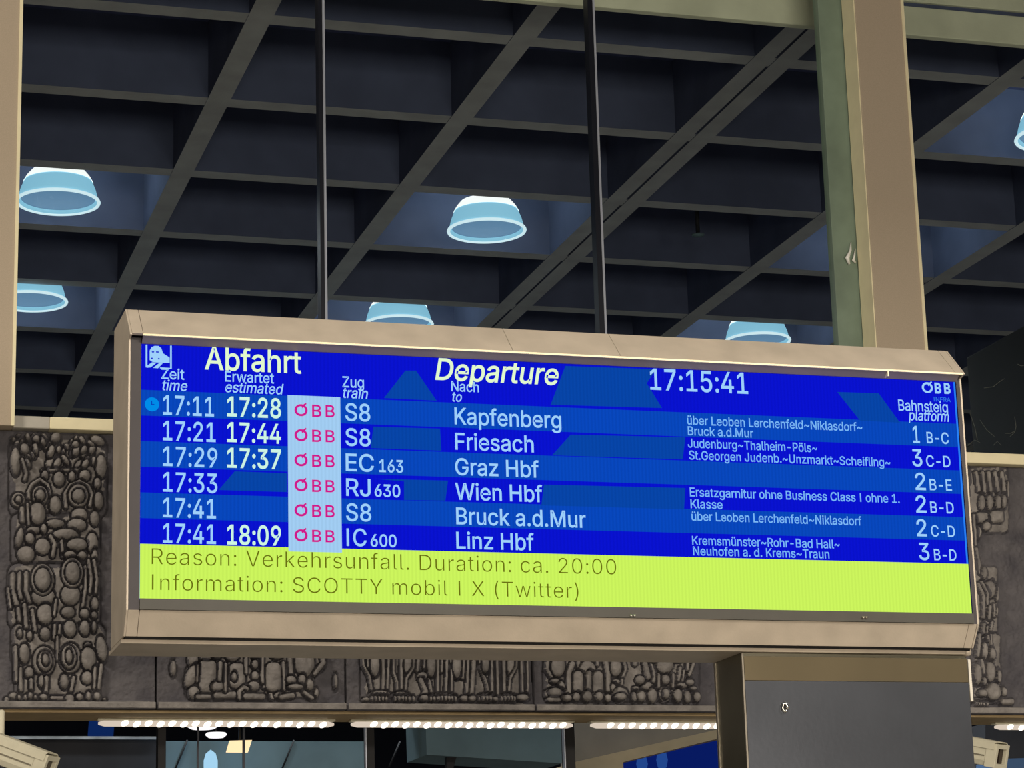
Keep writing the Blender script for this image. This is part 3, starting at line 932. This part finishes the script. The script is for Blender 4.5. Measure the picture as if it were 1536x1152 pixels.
lamp0 = bell_lamp_proto()
lamp_spots = [
    (87, 303, 0.3180, 'large glowing blue white bell lamp beside the left column, upper of two'),
    (730, 346, 0.8840, 'glowing bell lamp between the two thin mullions'),
    (46, 452, 0.3180, 'bell lamp partly cut off by the left column, lower of two'),
    (598, 487, 0.8840, 'bell lamp peeping over the board top left of centre'),
    (1136, 512, 1.4500, 'bell lamp peeping over the board top near the green post'),
    (1322, 388, None, 'bell lamp hidden behind the right column'),
    (1588, 206, None, 'bell lamp just beyond the right edge lighting its coffer'),
]
ZL = ZC - 0.05
first = True
for px_, py_, gx, lab in lamp_spots:
    p = at_z(px_, py_, ZL)
    o = lamp0 if first else copy_tree(lamp0)
    first = False
    o.location = p
    tag(o, lab, 'lamp', 'bell lamps in the coffered ceiling')
    li = bpy.data.lights.new('bell_lamp_light', 'SPOT')
    li.energy = 260
    li.color = (0.86, 0.95, 1.0)
    li.spot_size = math.radians(150)
    li.spot_blend = 0.6
    li.shadow_soft_size = 0.15
    lo = bpy.data.objects.new('bell_lamp_light', li)
    COL.objects.link(lo)
    lo.location = (p.x, p.y, p.z - 0.03)
    # light the bells leak upwards into their coffers
    ui = bpy.data.lights.new('bell_lamp_uplight', 'POINT')
    ui.energy = 9.0
    ui.color = (0.80, 0.97, 0.94)
    ui.shadow_soft_size = 0.08
    uo = bpy.data.objects.new('bell_lamp_uplight', ui)
    COL.objects.link(uo)
    iy = math.floor((p.y - YB0) / GY)
    uo.location = (p.x, YB0 + (iy + 0.5) * GY, ZC + 0.27)
# small sprinkler under the ceiling
sp = at_z(1047, 352, ZC - 0.03)
so = empty('sprinkler', sp)
tag(so, 'small dark sprinkler head hanging from the ceiling beam right of centre', 'sprinkler')
tube('pipe', [sp, Vector((sp.x, sp.y, ZC + DEEP - 0.001))], 0.014, M['black'], so)
bm = bmesh.new()
b_lathe(bm, [(0.0, -0.012), (0.04, -0.008), (0.045, 0.0), (0.0, 0.006)], sp, 20)
finish(bm, 'head', M['teal_wall'], so, True)

# ================================================================== departure board
YS = 7.0
XL, XR = 0.958, 3.622
Z_LIP = at(194, 499, 6.97).z
Z_BT = at(190, 464, 7.08).z
Z_SB = at(209, 898, YS).z          # screen bottom
Z_ST = at(212, 516, YS).z          # screen top
X_SL, X_SR = at(211, 700, YS).x, at(1441.5, 700, YS).x
Z_B1 = at(191, 914.5, YS).z
Z_B0 = at(186, 954.5, 7.05).z
Z_UN = Z_B0 - 0.006
YBK = 7.32
board = empty('departure_board', ((XL + XR) / 2, 7.15, Z_UN - 0.012))
tag(board, 'large blue departure board in a beige metal casing on the steel pillar', 'departure board')
g = 0.0012
X_J0, X_J1 = X_SL + 0.001, XR - 0.034     # joints of the end pieces
# hollow back body
prism_x('casing_body', [(7.02, Z_SB - 0.005), (7.06, Z_B0 + 0.012), (YBK - 0.005, Z_B0 + 0.004), (YBK - 0.005, Z_BT - 0.004), (7.085, Z_BT - 0.004), (7.03, Z_ST + 0.01)],
        XL + 0.012, XR - 0.012, M['casing_dark'], board)
side_prof = [(6.972, Z_LIP), (7.08, Z_BT), (YBK, Z_BT), (YBK, Z_B0), (7.05, Z_B0), (7.0, Z_B1), (7.0, Z_LIP - 0.012), (6.972, Z_LIP - 0.004)]
prism_x('side_panel', side_prof, XL, XL + 0.006, M['casing'], board, 0.001)
prism_x('side_panel', side_prof, XR - 0.006, XR, M['casing'], board, 0.001)
top_prof = [(6.970, Z_LIP), (7.08, Z_BT), (7.30, Z_BT), (7.30, Z_BT - 0.006), (7.086, Z_BT - 0.006), (6.980, Z_LIP - 0.004)]
bot_prof = [(7.0, Z_B1), (7.012, Z_B1), (7.06, Z_B0 + 0.004), (7.05, Z_B0)]
xcut = [XL + 0.0062, X_J0, at(770, 510, 6.97).x, at(926, 510, 7.0).x, X_J1, XR - 0.0062]
for a, b in zip(xcut[:-1], xcut[1:]):
    nm = 'end_piece' if b - a < 0.1 else 'top_bevel'
    prism_x(nm, top_prof, a, b - g, M['casing'], board, 0.0008)
for a, b in ((XL + 0.0062, X_J0), (X_J0, X_J1), (X_J1, XR - 0.0062)):
    prism_x('end_piece' if b - a < 0.1 else 'bottom_bevel', bot_prof, a, b - g, M['casing'], board, 0.0008)
# satin strip between lip and screen, lip edge highlight put in as a cream strip
prism_x('top_strip', [(6.974, Z_LIP - 0.006), (6.998, Z_ST + 0.001), (7.015, Z_ST + 0.001), (7.015, Z_LIP - 0.006)], X_SL, X_SR + 0.004, M['strip'], board)
prism_x('lip_highlight', [(6.969, Z_LIP - 0.0005), (6.969, Z_LIP - 0.006), (6.98, Z_LIP - 0.006), (6.98, Z_LIP - 0.0005)], X_SL, XR - 0.008, M['cream'], board)
xs_ = at(1328, 555, 6.99).x
box('strip_seam', xs_ - 0.002, xs_ + 0.002, 6.970, 6.999, Z_ST + 0.002, Z_LIP - 0.006, M['cream'], board)
prism_x('bottom_strip', [(6.994, Z_B1 + 0.0008), (6.9965, Z_SB + 0.0006), (6.9995, Z_SB + 0.0006), (6.9995, Z_SB - 0.002), (7.016, Z_SB - 0.002), (7.016, Z_B1 + 0.0008)], X_SL, X_SR + 0.004, M['casing_low'], board)
box('side_frame', XL + 0.0062, X_SL - 0.0008, 7.0, 7.016, Z_B1, Z_LIP - 0.006, M['casing_dark'], board)
box('side_frame', X_SR + 0.004, XR - 0.0062, 7.0, 7.016, Z_B1, Z_LIP - 0.006, M['casing_dark'], board)
prism_x('underside_panel', [(7.068, Z_UN), (YBK + 0.015, Z_UN), (YBK + 0.015, Z_UN - 0.010), (7.074, Z_UN - 0.010)], XL - 0.004, XR - 0.02, M['casing'], board)
box('shadow_gap', XL + 0.006, XR - 0.006, 7.062, YBK - 0.01, Z_UN, Z_B0 + 0.004, M['gap'], board)
for xq, yq in ((950, 923), (1298, 926)):
    p = at(xq, yq, 6.99)
    bm = bmesh.new()
    for dx in (-0.006, 0.005):
        bmesh.ops.create_uvsphere(bm, u_segments=10, v_segments=6, radius=0.0045, matrix=Matrix.Translation(p + Vector((dx, 0.003, 0))))
    finish(bm, 'screw', M['chrome'] if xq < 1000 else M['steel_edge'], board, True)

screen = box('screen', X_SL, X_SR, YS, YS + 0.012, Z_SB, Z_ST, M['scr_dark'], board)

# ---- what the screen shows
try:
    FONT = bpy.data.fonts.load(os.path.join(bpy.utils.system_resource('DATAFILES', path='fonts'), 'Inter.woff2'))
except Exception:
    FONT = None


def spline_points(sp, n=5):
    pts = []
    if sp.type == 'BEZIER':
        B = sp.bezier_points
        for i in range(len(B)):
            p, q = B[i], B[(i + 1) % len(B)]
            a, b, c, d = p.co.xy, p.handle_right.xy, q.handle_left.xy, q.co.xy
            flat = abs((b - a).cross(d - a)) + abs((c - a).cross(d - a)) < 1e-7
            m = 1 if flat else n
            for k in range(m):
                t = k / m
                u = 1 - t
                pts.append(a * u ** 3 + b * 3 * u * u * t + c * 3 * u * t * t + d * t ** 3)
    else:
        pts = [Vector(p.co[:2]) for p in sp.points]
    out = []
    for p in pts:
        if not out or (p - out[-1]).length > 1e-5:
            out.append(p)
    if len(out) > 1 and (out[0] - out[-1]).length < 1e-5:
        out.pop()
    return out


def signed_area(P):
    return 0.5 * sum(P[i - 1].cross(P[i]) for i in range(len(P)))


def swell(P, w):
    """move an outline outwards by w (outer contours run one way, holes the other)"""
    if not w:
        return P
    out = []
    n = len(P)
    for i in range(n):
        d0 = (P[i] - P[i - 1]).normalized()
        d1 = (P[(i + 1) % n] - P[i]).normalized()
        n0, n1 = Vector((d0.y, -d0.x)), Vector((d1.y, -d1.x))
        m = n0 + n1
        if m.length < 1e-4:
            m = n0
        m.normalize()
        out.append(P[i] + m * (w / max(0.5, m.dot(n0))))
    return out


def inside(pt, P):
    r = False
    for i in range(len(P)):
        a, b = P[i - 1], P[i]
        if (a.y > pt.y) != (b.y > pt.y) and pt.x < (b.x - a.x) * (pt.y - a.y) / (b.y - a.y) + a.x:
            r = not r
    return r


def glyphs(s, italic=False, weight=0.0, space=1.0):
    cu = bpy.data.curves.new('lettering', 'FONT')
    cu.body = s
    if FONT:
        cu.font = FONT
    cu.shear = 0.2 if italic else 0.0
    cu.space_character = space
    o = bpy.data.objects.new('lettering', cu)
    COL.objects.link(o)
    bpy.context.view_layer.update()
    dg = bpy.context.evaluated_depsgraph_get()
    crv = o.evaluated_get(dg).to_curve(dg)
    outers, holes = [], []
    contours = [spline_points(sp) for sp in crv.splines]
    contours = [c for c in contours if len(c) > 2]
    sgn = 1 if sum(signed_area(c) for c in contours) > 0 else -1
    for c in contours:
        if sgn < 0:
            c.reverse()
        xa, xb = min(p.x for p in c), max(p.x for p in c)
        za, zb = min(p.y for p in c), max(p.y for p in c)
        xm = (xa + xb) / 2
        if len(c) == 12 and not italic and (xb - xa) < 0.65 * (zb - za) and all(min(abs(2 * xm - p.x - q.x) + abs(p.y - q.y) for q in c) < 1e-3 for p in c):
            hw = 0.034        # a capital I without serifs
            c = [Vector(q) for q in ((xm - hw, za), (xm + hw, za), (xm + hw, zb), (xm - hw, zb))]
        (outers if signed_area(c) > 0 else holes).append(c)
    o.evaluated_get(dg).to_curve_clear()
    bpy.data.objects.remove(o)
    bpy.data.curves.remove(cu)
    V, Fc = [], []
    for oc in outers:
        loops = [swell(oc, weight)] + [swell(h, weight) for h in holes if inside(h[0], oc)]
        pts, fcs = [], []
        for lp in loops:
            fcs.append(list(range(len(pts), len(pts) + len(lp))))
            pts += lp
        vo, _, fo = delaunay_2d_cdt(pts, [], fcs, 2, 1e-6)[:3]
        n = len(V)
        V += [(p.x, p.y) for p in vo]
        Fc += [tuple(n + i for i in t) for t in fo]
    return np.array(V), Fc


CAPH = glyphs('E')[0][:, 1].max()


class Flat:
    """flat shapes on the screen plane at depth Y, gathered into one mesh"""

    def __init__(self, Y):
        self.Y, self.v, self.f = Y, [], []

    def text(self, s, x0, yb, x1, cap, italic=False, weight=0.0, space=1.0):
        V, Fc = glyphs(s, italic, weight, space)
        p = at(x0, yb, self.Y)
        xr = at(x1, yb, self.Y).x
        # along the horizontal of the board the row sinks slightly in the photo: same height, so only X is used
        sxx = (xr - p.x) / (V[:, 0].max() - V[:, 0].min())
        szz = (at(x0, yb - cap, self.Y).z - p.z) / CAPH
        n = len(self.v)
        mx = V[:, 0].min()
        for a, b in V:
            self.v.append((p.x + (a - mx) * sxx, self.Y, p.z + b * szz))
        self.f += [tuple(i + n for i in q) for q in Fc]
        return self

    def poly(self, pts):
        n = len(self.v)
        for x, y in pts:
            self.v.append(tuple(at(x, y, self.Y)))
        self.f.append(tuple(range(n, n + len(pts))))
        return self

    def disc(self, x, y, r, seg=28):
        p = at(x, y, self.Y)
        rw = at(x + r, y, self.Y).x - p.x
        n = len(self.v)
        for k in range(seg):
            t = 2 * math.pi * k / seg
            self.v.append((p.x + rw * math.cos(t), self.Y, p.z + rw * math.sin(t)))
        self.f.append(tuple(range(n, n + seg)))
        return self

    def ring(self, x, y, r0, r1, sx=1.0, sz=1.0, seg=28):
        p = at(x, y, self.Y)
        s = (at(x + 10, y, self.Y).x - p.x) / 10
        n = len(self.v)
        for k in range(seg):
            t = 2 * math.pi * k / seg
            for r in (r0, r1):
                self.v.append((p.x + r * s * sx * math.cos(t), self.Y, p.z + r * s * sz * math.sin(t)))
        for k in range(seg):
            a, b = 2 * k, 2 * ((k + 1) % seg)
            self.f.append((n + a, n + a + 1, n + b + 1, n + b))
        return self

    def rect(self, xl, xr, zt, zb):
        n = len(self.v)
        self.v += [(xl, self.Y, zt), (xr, self.Y, zt), (xr, self.Y, zb), (xl, self.Y, zb)]
        self.f.append((n, n + 1, n + 2, n + 3))
        return self

    def done(self, name, m):
        me = bpy.data.meshes.new(name)
        me.from_pydata(self.v, [], self.f)
        me.update()
        bm = bmesh.new()
        bm.from_mesh(me)
        for f in bm.faces:
            f.normal_update()
            if f.normal.y > 0:
                f.normal_flip()
        bm.to_mesh(me)
        bm.free()
        return link(name, me, m, screen)


Y1, Y2, Y3, Y4 = YS - 0.0006, YS - 0.0012, YS - 0.0018, YS - 0.0024
ROWZ = [at(244, 586 + 38.4 * i, YS).z for i in range(7)]
for i in (0, 2, 4):
    Flat(Y1).rect(X_SL, X_SR, ROWZ[i], ROWZ[i + 1]).done('row_band', M['scr_light'])
for q in ([(576, 597), (608, 556), (624, 556), (655, 601)], [(848, 549), (984, 554), (970, 575), (993, 612), (826, 607)],
          [(1256, 588), (1318, 590), (1350, 634), (1290, 631)],
          [(560, 640), (660, 643), (662, 676), (556, 672)], [(856, 652), (1028, 656), (1024, 689), (828, 683)],
          [(352, 707), (430, 710), (430, 738), (328, 735)], [(560, 718), (672, 721), (668, 751), (606, 750), (606, 722)],
          [(816, 727), (1028, 732), (1026, 764), (812, 758)]):
    Flat(Y2).poly(q).done('background_patch', M['scr_patch'])
Flat(Y1).rect(X_SL, X_SR, ROWZ[6], Z_SB).done('notice_band', M['scr_yellow'])
op = Flat(Y3)
op.rect(at(432, 700, Y3).x, at(511.5, 700, Y3).x, at(432, 592.5, Y3).z, ROWZ[6] - 0.012)
op.done('operator_column', M['scr_pale'])
Flat(Y2).rect(X_SR - 0.006, X_SR, Z_ST, ROWZ[6]).done('edge_line', M['scr_edge'])

# titles
Flat(Y4).text('Abfahrt', 307, 553.5, 452, 33, weight=0.010).done('title_lettering', M['t_title'])
Flat(Y4).text('Departure', 652.7, 569, 838, 31.5, True, weight=0.012).done('title_lettering', M['t_title'])
Flat(Y4).text('17:15:41', 975.5, 584, 1122, 31, weight=0.008).done('clock_lettering', M['t_blue'])
for s, x0, yb, x1, cap, it in (('Zeit', 242, 568, 276.5, 15.5, 0), ('time', 243.5, 585, 281, 15.5, 1), ('Erwartet', 337.5, 572, 411, 15.5, 0),
                               ('estimated', 338, 588, 425.5, 15.5, 1), ('Zug', 513.7, 580.5, 546, 16, 0), ('train', 514.5, 596.5, 552, 15.5, 1),
                               ('Nach', 677, 586.5, 718.5, 15, 0), ('to', 678.5, 602, 693, 14.5, 1),
                               ('Bahnsteig', 1348, 615.5, 1422, 16, 0), ('platform', 1363, 630, 1424, 15, 1)):
    Flat(Y4).text(s, x0, yb, x1, cap, it, weight=0.008).done('heading_lettering', M['t_blue'])

# train pictogram
ic = Flat(Y4)
for q in ([(218.5, 517), (221, 517), (221, 551), (218.5, 551)], [(255.2, 518.5), (257.6, 518.5), (257.6, 553), (255.2, 553)],
          [(240, 551), (257, 552), (257, 553.6), (240, 552.6)],
          [(220, 549), (228, 543.5), (235, 544), (226, 551), (220, 551.6)], [(229.5, 551.8), (239, 544.5), (244, 545), (237, 552.4)],
          [(224.5, 540), (224.5, 526), (227, 521), (232, 518.8), (238, 519), (242, 522.5), (244.5, 530), (254.5, 536.5), (254.5, 544.5), (240, 544), (229, 543)]):
    ic.poly(q)
ic.done('train_symbol', M['t_blue'])
ic2 = Flat(Y4 - 0.0005)
for q in ([(227.5, 527), (231.5, 527), (231, 528.8), (228, 528.8)], [(234, 527), (238, 527.2), (238.2, 529), (234, 528.8)],
          [(226.5, 536.5), (229, 536.5), (229, 538.5), (227, 538.5)], [(237, 537), (239.4, 537), (239.4, 539), (237, 539)]):
    ic2.poly(q)
ic2.done('train_symbol_detail', M['scr_dark'])

# operator mark, top right and six times in the pale column


def operator_mark(fl, x, yb, w, h, weight):
    """ring with an upright tick, then two letters"""
    ow = w * 0.36
    t = h * 0.13
    cx, cy = x + ow * 0.46, yb - h * 0.46
    fl.ring(cx, cy, h * 0.46 - t * 1.3, h * 0.46, 1.08, 1.0)
    fl.poly([(cx + h * 0.02, cy - h * 0.32), (cx + h * 0.36, cy - h * 0.57), (cx + h * 0.42, cy - h * 0.47), (cx + h * 0.10, cy - h * 0.14)])
    fl.text('B', x + w * 0.44, yb + 0.3, x + w * 0.67, h * 0.88, weight=weight)
    fl.text('B', x + w * 0.775, yb + 0.8, x + w * 1.0, h * 0.88, weight=weight)


om = Flat(Y4)
operator_mark(om, 1384, 589, 42, 16.5, 0.03)
om.done('operator_mark', M['t_blue'])
Flat(Y4).text('INFRA', 1401, 602, 1426, 6.5, weight=0.004).done('faint_lettering', M['t_faint'])
for i in range(6):
    om = Flat(Y4)
    operator_mark(om, 441.5, 624.5 + 37.55 * i, 60.5, 20, 0.012)
    om.done('operator_mark', M['t_pink'])
Flat(Y4).disc(228, 606.5, 10.8).done('status_dot', M['t_dot'])
dd = Flat(Y4 - 0.0006)
dd.poly([(226.4, 601), (228.2, 601), (228.2, 607), (226.4, 607)]).poly([(226.4, 606), (231.5, 606), (231.5, 607.6), (226.4, 607.6)])
dd.done('status_hand', M['scr_light'])

rows = [
    ('17:11', 321, '17:28', [('S8', 518, 630.5, 555.5, 25.5, 0)], 'Kapfenberg', 682, 636, 842,
     [('über Leoben Lerchenfeld~Niklasdorf~', 1031, 636.5, 1293), ('Bruck a.d.Mur', 1032, 652.5, 1130)], '1', 1370, 664, 1380, 'B-C', 1390.5, 1423.5),
    ('17:21', 323.5, '17:44', [('S8', 518.3, 668, 556, 25.5, 0)], 'Friesach', 683, 674, 800.7,
     [('Judenburg~Thalheim-Pöls~', 1032, 671, 1225.6), ('St.Georgen Judenb.~Unzmarkt~Scheifling~', 1033.5, 689, 1335)], '3', 1369, 699, 1384, 'C-D', 1389.7, 1426),
    ('17:29', 326, '17:37', [('EC', 518.7, 706, 561, 25.5, 0), ('163', 569, 707.5, 605, 18, 1)], 'Graz Hbf', 683, 712, 808.5,
     [], '2', 1373.5, 734.5, 1389, 'B-E', 1395, 1428),
    ('17:33', 326, None, [('RJ', 519.3, 743.3, 556, 25.5, 0), ('630', 562, 744.5, 600.5, 18, 1)], 'Wien Hbf', 683, 749, 813.7,
     [('Ersatzgarnitur ohne Business Class I ohne 1.', 1035, 744.4, 1349), ('Klasse', 1036, 762, 1084)], '2', 1374.4, 768.5, 1390, 'B-D', 1396, 1431),
    ('17:41', 324, None, [('S8', 519.3, 780.8, 557, 25.5, 0)], 'Bruck a.d.Mur', 684.5, 786, 878.7,
     [('über Leoben Lerchenfeld~Niklasdorf', 1037.5, 780.6, 1292)], '2', 1375.6, 804, 1390.6, 'C-D', 1397, 1432.8),
    ('17:41', 324, '18:09', [('IC', 520, 818.5, 550, 25.5, 0), ('600', 556, 819.5, 595, 18, 1)], 'Linz Hbf', 684.7, 822.5, 801,
     [('Kremsmünster~Rohr-Bad Hall~', 1038.4, 817, 1259.4), ('Neuhofen a. d. Krems~Traun', 1039.7, 832.6, 1244)], '3', 1379, 839.5, 1394.7, 'B-D', 1401.6, 1435),
]
for i, (t1, t1r, t2, train, dest, dx0, dyb, dx1, via, pn, px0, pyb, px1, ps, sx0, sx1) in enumerate(rows):
    yb = 621.5 + 38.45 * i
    Flat(Y4).text(t1, 244.3, yb, t1r, 28.5, weight=0.009).done('time_lettering', M['t_blue'])
    if t2:
        Flat(Y4).text(t2, 340.6, yb + 2.2, 421.5, 28.5, weight=0.014).done('estimate_lettering', M['t_bright'])
    fl = Flat(Y4)
    for s, x0, y0, x1, cap, small in train:
        fl.text(s, x0, y0, x1, cap, weight=0.014 if small else 0.009)
    fl.done('train_lettering', M['t_blue'])
    Flat(Y4).text(dest, dx0, dyb, dx1, 24.5, weight=0.009).done('destination_lettering', M['t_blue'])
    if via:
        for s, x0, y0, x1 in via:
            Flat(Y4).text(s, x0, y0, x1, 13, weight=0.010).done('route_lettering', M['t_small'])
    Flat(Y4).text(pn, px0, pyb, px1, 25, weight=0.008).text(ps, sx0, pyb + 0.5, sx1, 16.5, weight=0.008).done('platform_lettering', M['t_blue'])

Flat(Y4).text('Reason: Verkehrsunfall. Duration: ca. 20:00', 227.5, 846.5, 924, 24.5, weight=-0.009, space=1.04).done('notice_lettering', M['t_olive'])
Flat(Y4).text('Information: SCOTTY mobil I X (Twitter)', 227.8, 885, 867.5, 24.0, weight=-0.009, space=1.04).done('notice_lettering', M['t_olive'])

# ------------------------------------------------------------------ steel pillar under the board
PX0, PX1 = at(1113, 1000, 7.09).x, at(1453, 1000, 7.09).x
PZ = Z_UN - 0.0105
PY0, PY1 = 7.09, 7.33
pil = empty('steel_pillar', ((PX0 + PX1) / 2, (PY0 + PY1) / 2, 0))
tag(pil, 'brushed steel pillar cabinet carrying the right end of the departure board', 'pillar')
box('body', PX0 + 0.004, PX1 - 0.004, PY0 + 0.004, PY1, 0, PZ, M['steel_side'], pil, 0.002)
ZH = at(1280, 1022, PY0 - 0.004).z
box('front_panel', PX0 + 0.006, PX1 - 0.006, PY0 - 0.004, PY0 + 0.004, 0.05, ZH - 0.0006, M['steel'], pil, 0.0008)
box('reflection_band', PX0 + 0.006, PX1 - 0.006, PY0 - 0.004, PY0 + 0.004, ZH, PZ - 0.012, M['steel_reflection'], pil, 0.0008)  # warm band painted in for a reflection on the steel
box('corner_strip', PX0, PX0 + 0.0055, PY0 - 0.002, PY0 + 0.006, 0.02, PZ - 0.004, M['steel_edge'], pil)
box('corner_strip', PX0 + 0.0008, PX0 + 0.004, PY1 - 0.012, PY1 + 0.001, 0.02, PZ - 0.002, M['steel_edge'], pil)
ztr = at(1454, 1052, 7.09).z
box('edge_strip', PX1 - 0.004, PX1 + 0.005, PY0 - 0.006, PY0 + 0.006, ztr, PZ - 0.014, M['zinc_and_sill_shade'], pil, 0.001)
pc = at(1450, 978, 7.09)
bm = bmesh.new()
b_lathe(bm, [(0.0, -0.014), (0.012, -0.011), (0.015, 0.0), (0.012, 0.010), (0.0, 0.013)], pc, 18)
finish(bm, 'corner_knob', M['casing'], pil, True)
lk = at(1177, 1061, PY0 - 0.006)
bm = bmesh.new()
ringp = []
for k in range(12):
    t = math.radians(-20 + 330 * k / 11.0)
    ringp.append(lk + Vector((0.0105 * math.cos(t) * 0.75, -0.003, 0.0125 * math.sin(t))))
b_tube(bm, ringp, 0.0045, 8)
lock = finish(bm, 'lock', M['chrome'], pil, True)
bm = bmesh.new()
bmesh.ops.create_uvsphere(bm, u_segments=12, v_segments=8, radius=0.006, matrix=Matrix.Translation(lk + Vector((0.001, 0.001, 0))))
finish(bm, 'lock_barrel', M['black'], lock, True)

# ------------------------------------------------------------------ security cameras


def security_camera(tip, d, label, mount):
    """tip: centre of the front face; d: viewing direction"""
    d = Vector(d).normalized()
    side = d.cross(Vector((0, 0, 1))).normalized()     # to the camera's right
    up = side.cross(d).normalized()
    L, Wd, Ht = 0.40, 0.052, 0.052
    root = empty('security_camera', mount)
    tag(root, label, 'security camera', 'ivory security cameras under the relief wall')

    def P(a, s, u):
        return tip - d * a + side * s + up * u

    def ring(a, pts, k=1.0):
        return [P(a, s * k, u * k) for s, u in pts]

    oct_ = [(-Wd, -Ht * 0.55), (-Wd * 0.8, -Ht), (Wd * 0.8, -Ht), (Wd, -Ht * 0.55), (Wd, Ht * 0.6), (Wd * 0.8, Ht), (-Wd * 0.8, Ht), (-Wd, Ht * 0.6)]
    bm = bmesh.new()
    b_prism(bm, ring(0.055, oct_), ring(L, oct_))
    finish(bm, 'housing', M['cam_body'], root, bevel=0.003)
    for s in (-1, 1):
        bm = bmesh.new()
        a = [P(0.06, s * Wd * 1.0, -0.004), P(0.06, s * (Wd + 0.002), -0.004), P(0.06, s * (Wd + 0.002), -0.010), P(0.06, s * Wd * 1.0, -0.010)]
        b_prism(bm, a, [p - d * (L - 0.08) for p in a])
        finish(bm, 'side_seam', M['cam_seam'], root)
    # front bezel as a frame with a dark window set in
    bm = bmesh.new()
    o_ = [(-Wd * 1.06, -Ht * 1.05), (Wd * 1.06, -Ht * 1.05), (Wd * 1.06, Ht * 1.02), (-Wd * 1.06, Ht * 1.02)]
    i_ = [(-Wd * 0.68, -Ht * 0.66), (Wd * 0.68, -Ht * 0.66), (Wd * 0.68, Ht * 0.62), (-Wd * 0.68, Ht * 0.62)]
    A = [bm.verts.new(p) for p in ring(0.0, o_)]
    B = [bm.verts.new(p) for p in ring(0.0, i_)]
    C = [bm.verts.new(p) for p in ring(0.054, o_)]
    D = [bm.verts.new(p) for p in ring(0.054, i_)]
    for k in range(4):
        j = (k + 1) % 4
        bm.faces.new((A[k], A[j], B[j], B[k]))
        bm.faces.new((A[k], C[k], C[j], A[j]))
        bm.faces.new((B[k], B[j], D[j], D[k]))
        bm.faces.new((C[k], D[k], D[j], C[j]))
    bez = finish(bm, 'front_bezel', M['cam_body'], root, bevel=0.002)
    bm = bmesh.new()
    w_ = [(-Wd * 0.67, -Ht * 0.65), (Wd * 0.67, -Ht * 0.65), (Wd * 0.67, Ht * 0.61), (-Wd * 0.67, Ht * 0.61)]
    b_prism(bm, ring(0.018, w_), ring(0.05, w_))
    finish(bm, 'lens_window', M['cam_glass'], bez)
    # sun hood
    bm = bmesh.new()
    h0 = [(-Wd * 1.12, Ht * 0.5), (-Wd * 1.12, Ht * 1.05), (-Wd * 0.85, Ht * 1.22), (Wd * 0.85, Ht * 1.22), (Wd * 1.12, Ht * 1.05), (Wd * 1.12, Ht * 0.5),
          (Wd * 1.08, Ht * 0.5), (Wd * 1.08, Ht * 1.03), (Wd * 0.82, Ht * 1.14), (-Wd * 0.82, Ht * 1.14), (-Wd * 1.08, Ht * 1.03), (-Wd * 1.08, Ht * 0.5)]
    b_prism(bm, ring(0.012, h0), ring(L + 0.01, h0))
    finish(bm, 'sun_hood', M['cam_body'], root)
    # arm up to the soffit
    j = P(L * 0.72, 0, -Ht * 1.0)
    j2 = P(L * 0.72, 0, -Ht * 1.9)
    tube('arm', [j, j2, Vector((mount.x, mount.y, j2.z)), Vector((mount.x, mount.y, mount.z - 0.02))], 0.016, M['cam_body'], root, 10)
    box('mount_box', mount.x - 0.06, mount.x + 0.055, mount.y - 0.05, mount.y + 0.05, mount.z - 0.13, mount.z, M['cam_body'], root, 0.01)
    return root


YV = 10.15
tip = at(75, 1154, YV)
mnt = at(-16, 1068, 10.44)
security_camera(tip, (0.74, -0.46, -0.34), 'ivory security camera at the lower left corner pointing right', Vector((mnt.x, 10.395, mnt.z)))
tip = at(1503, 1135, YV)
mnt = at(1416, 1075, 10.44)
security_camera(tip, (0.50, -0.80, -0.24), 'ivory security camera peeping out right of the steel pillar', Vector((mnt.x, 10.395, Z_SOF + 0.02)))
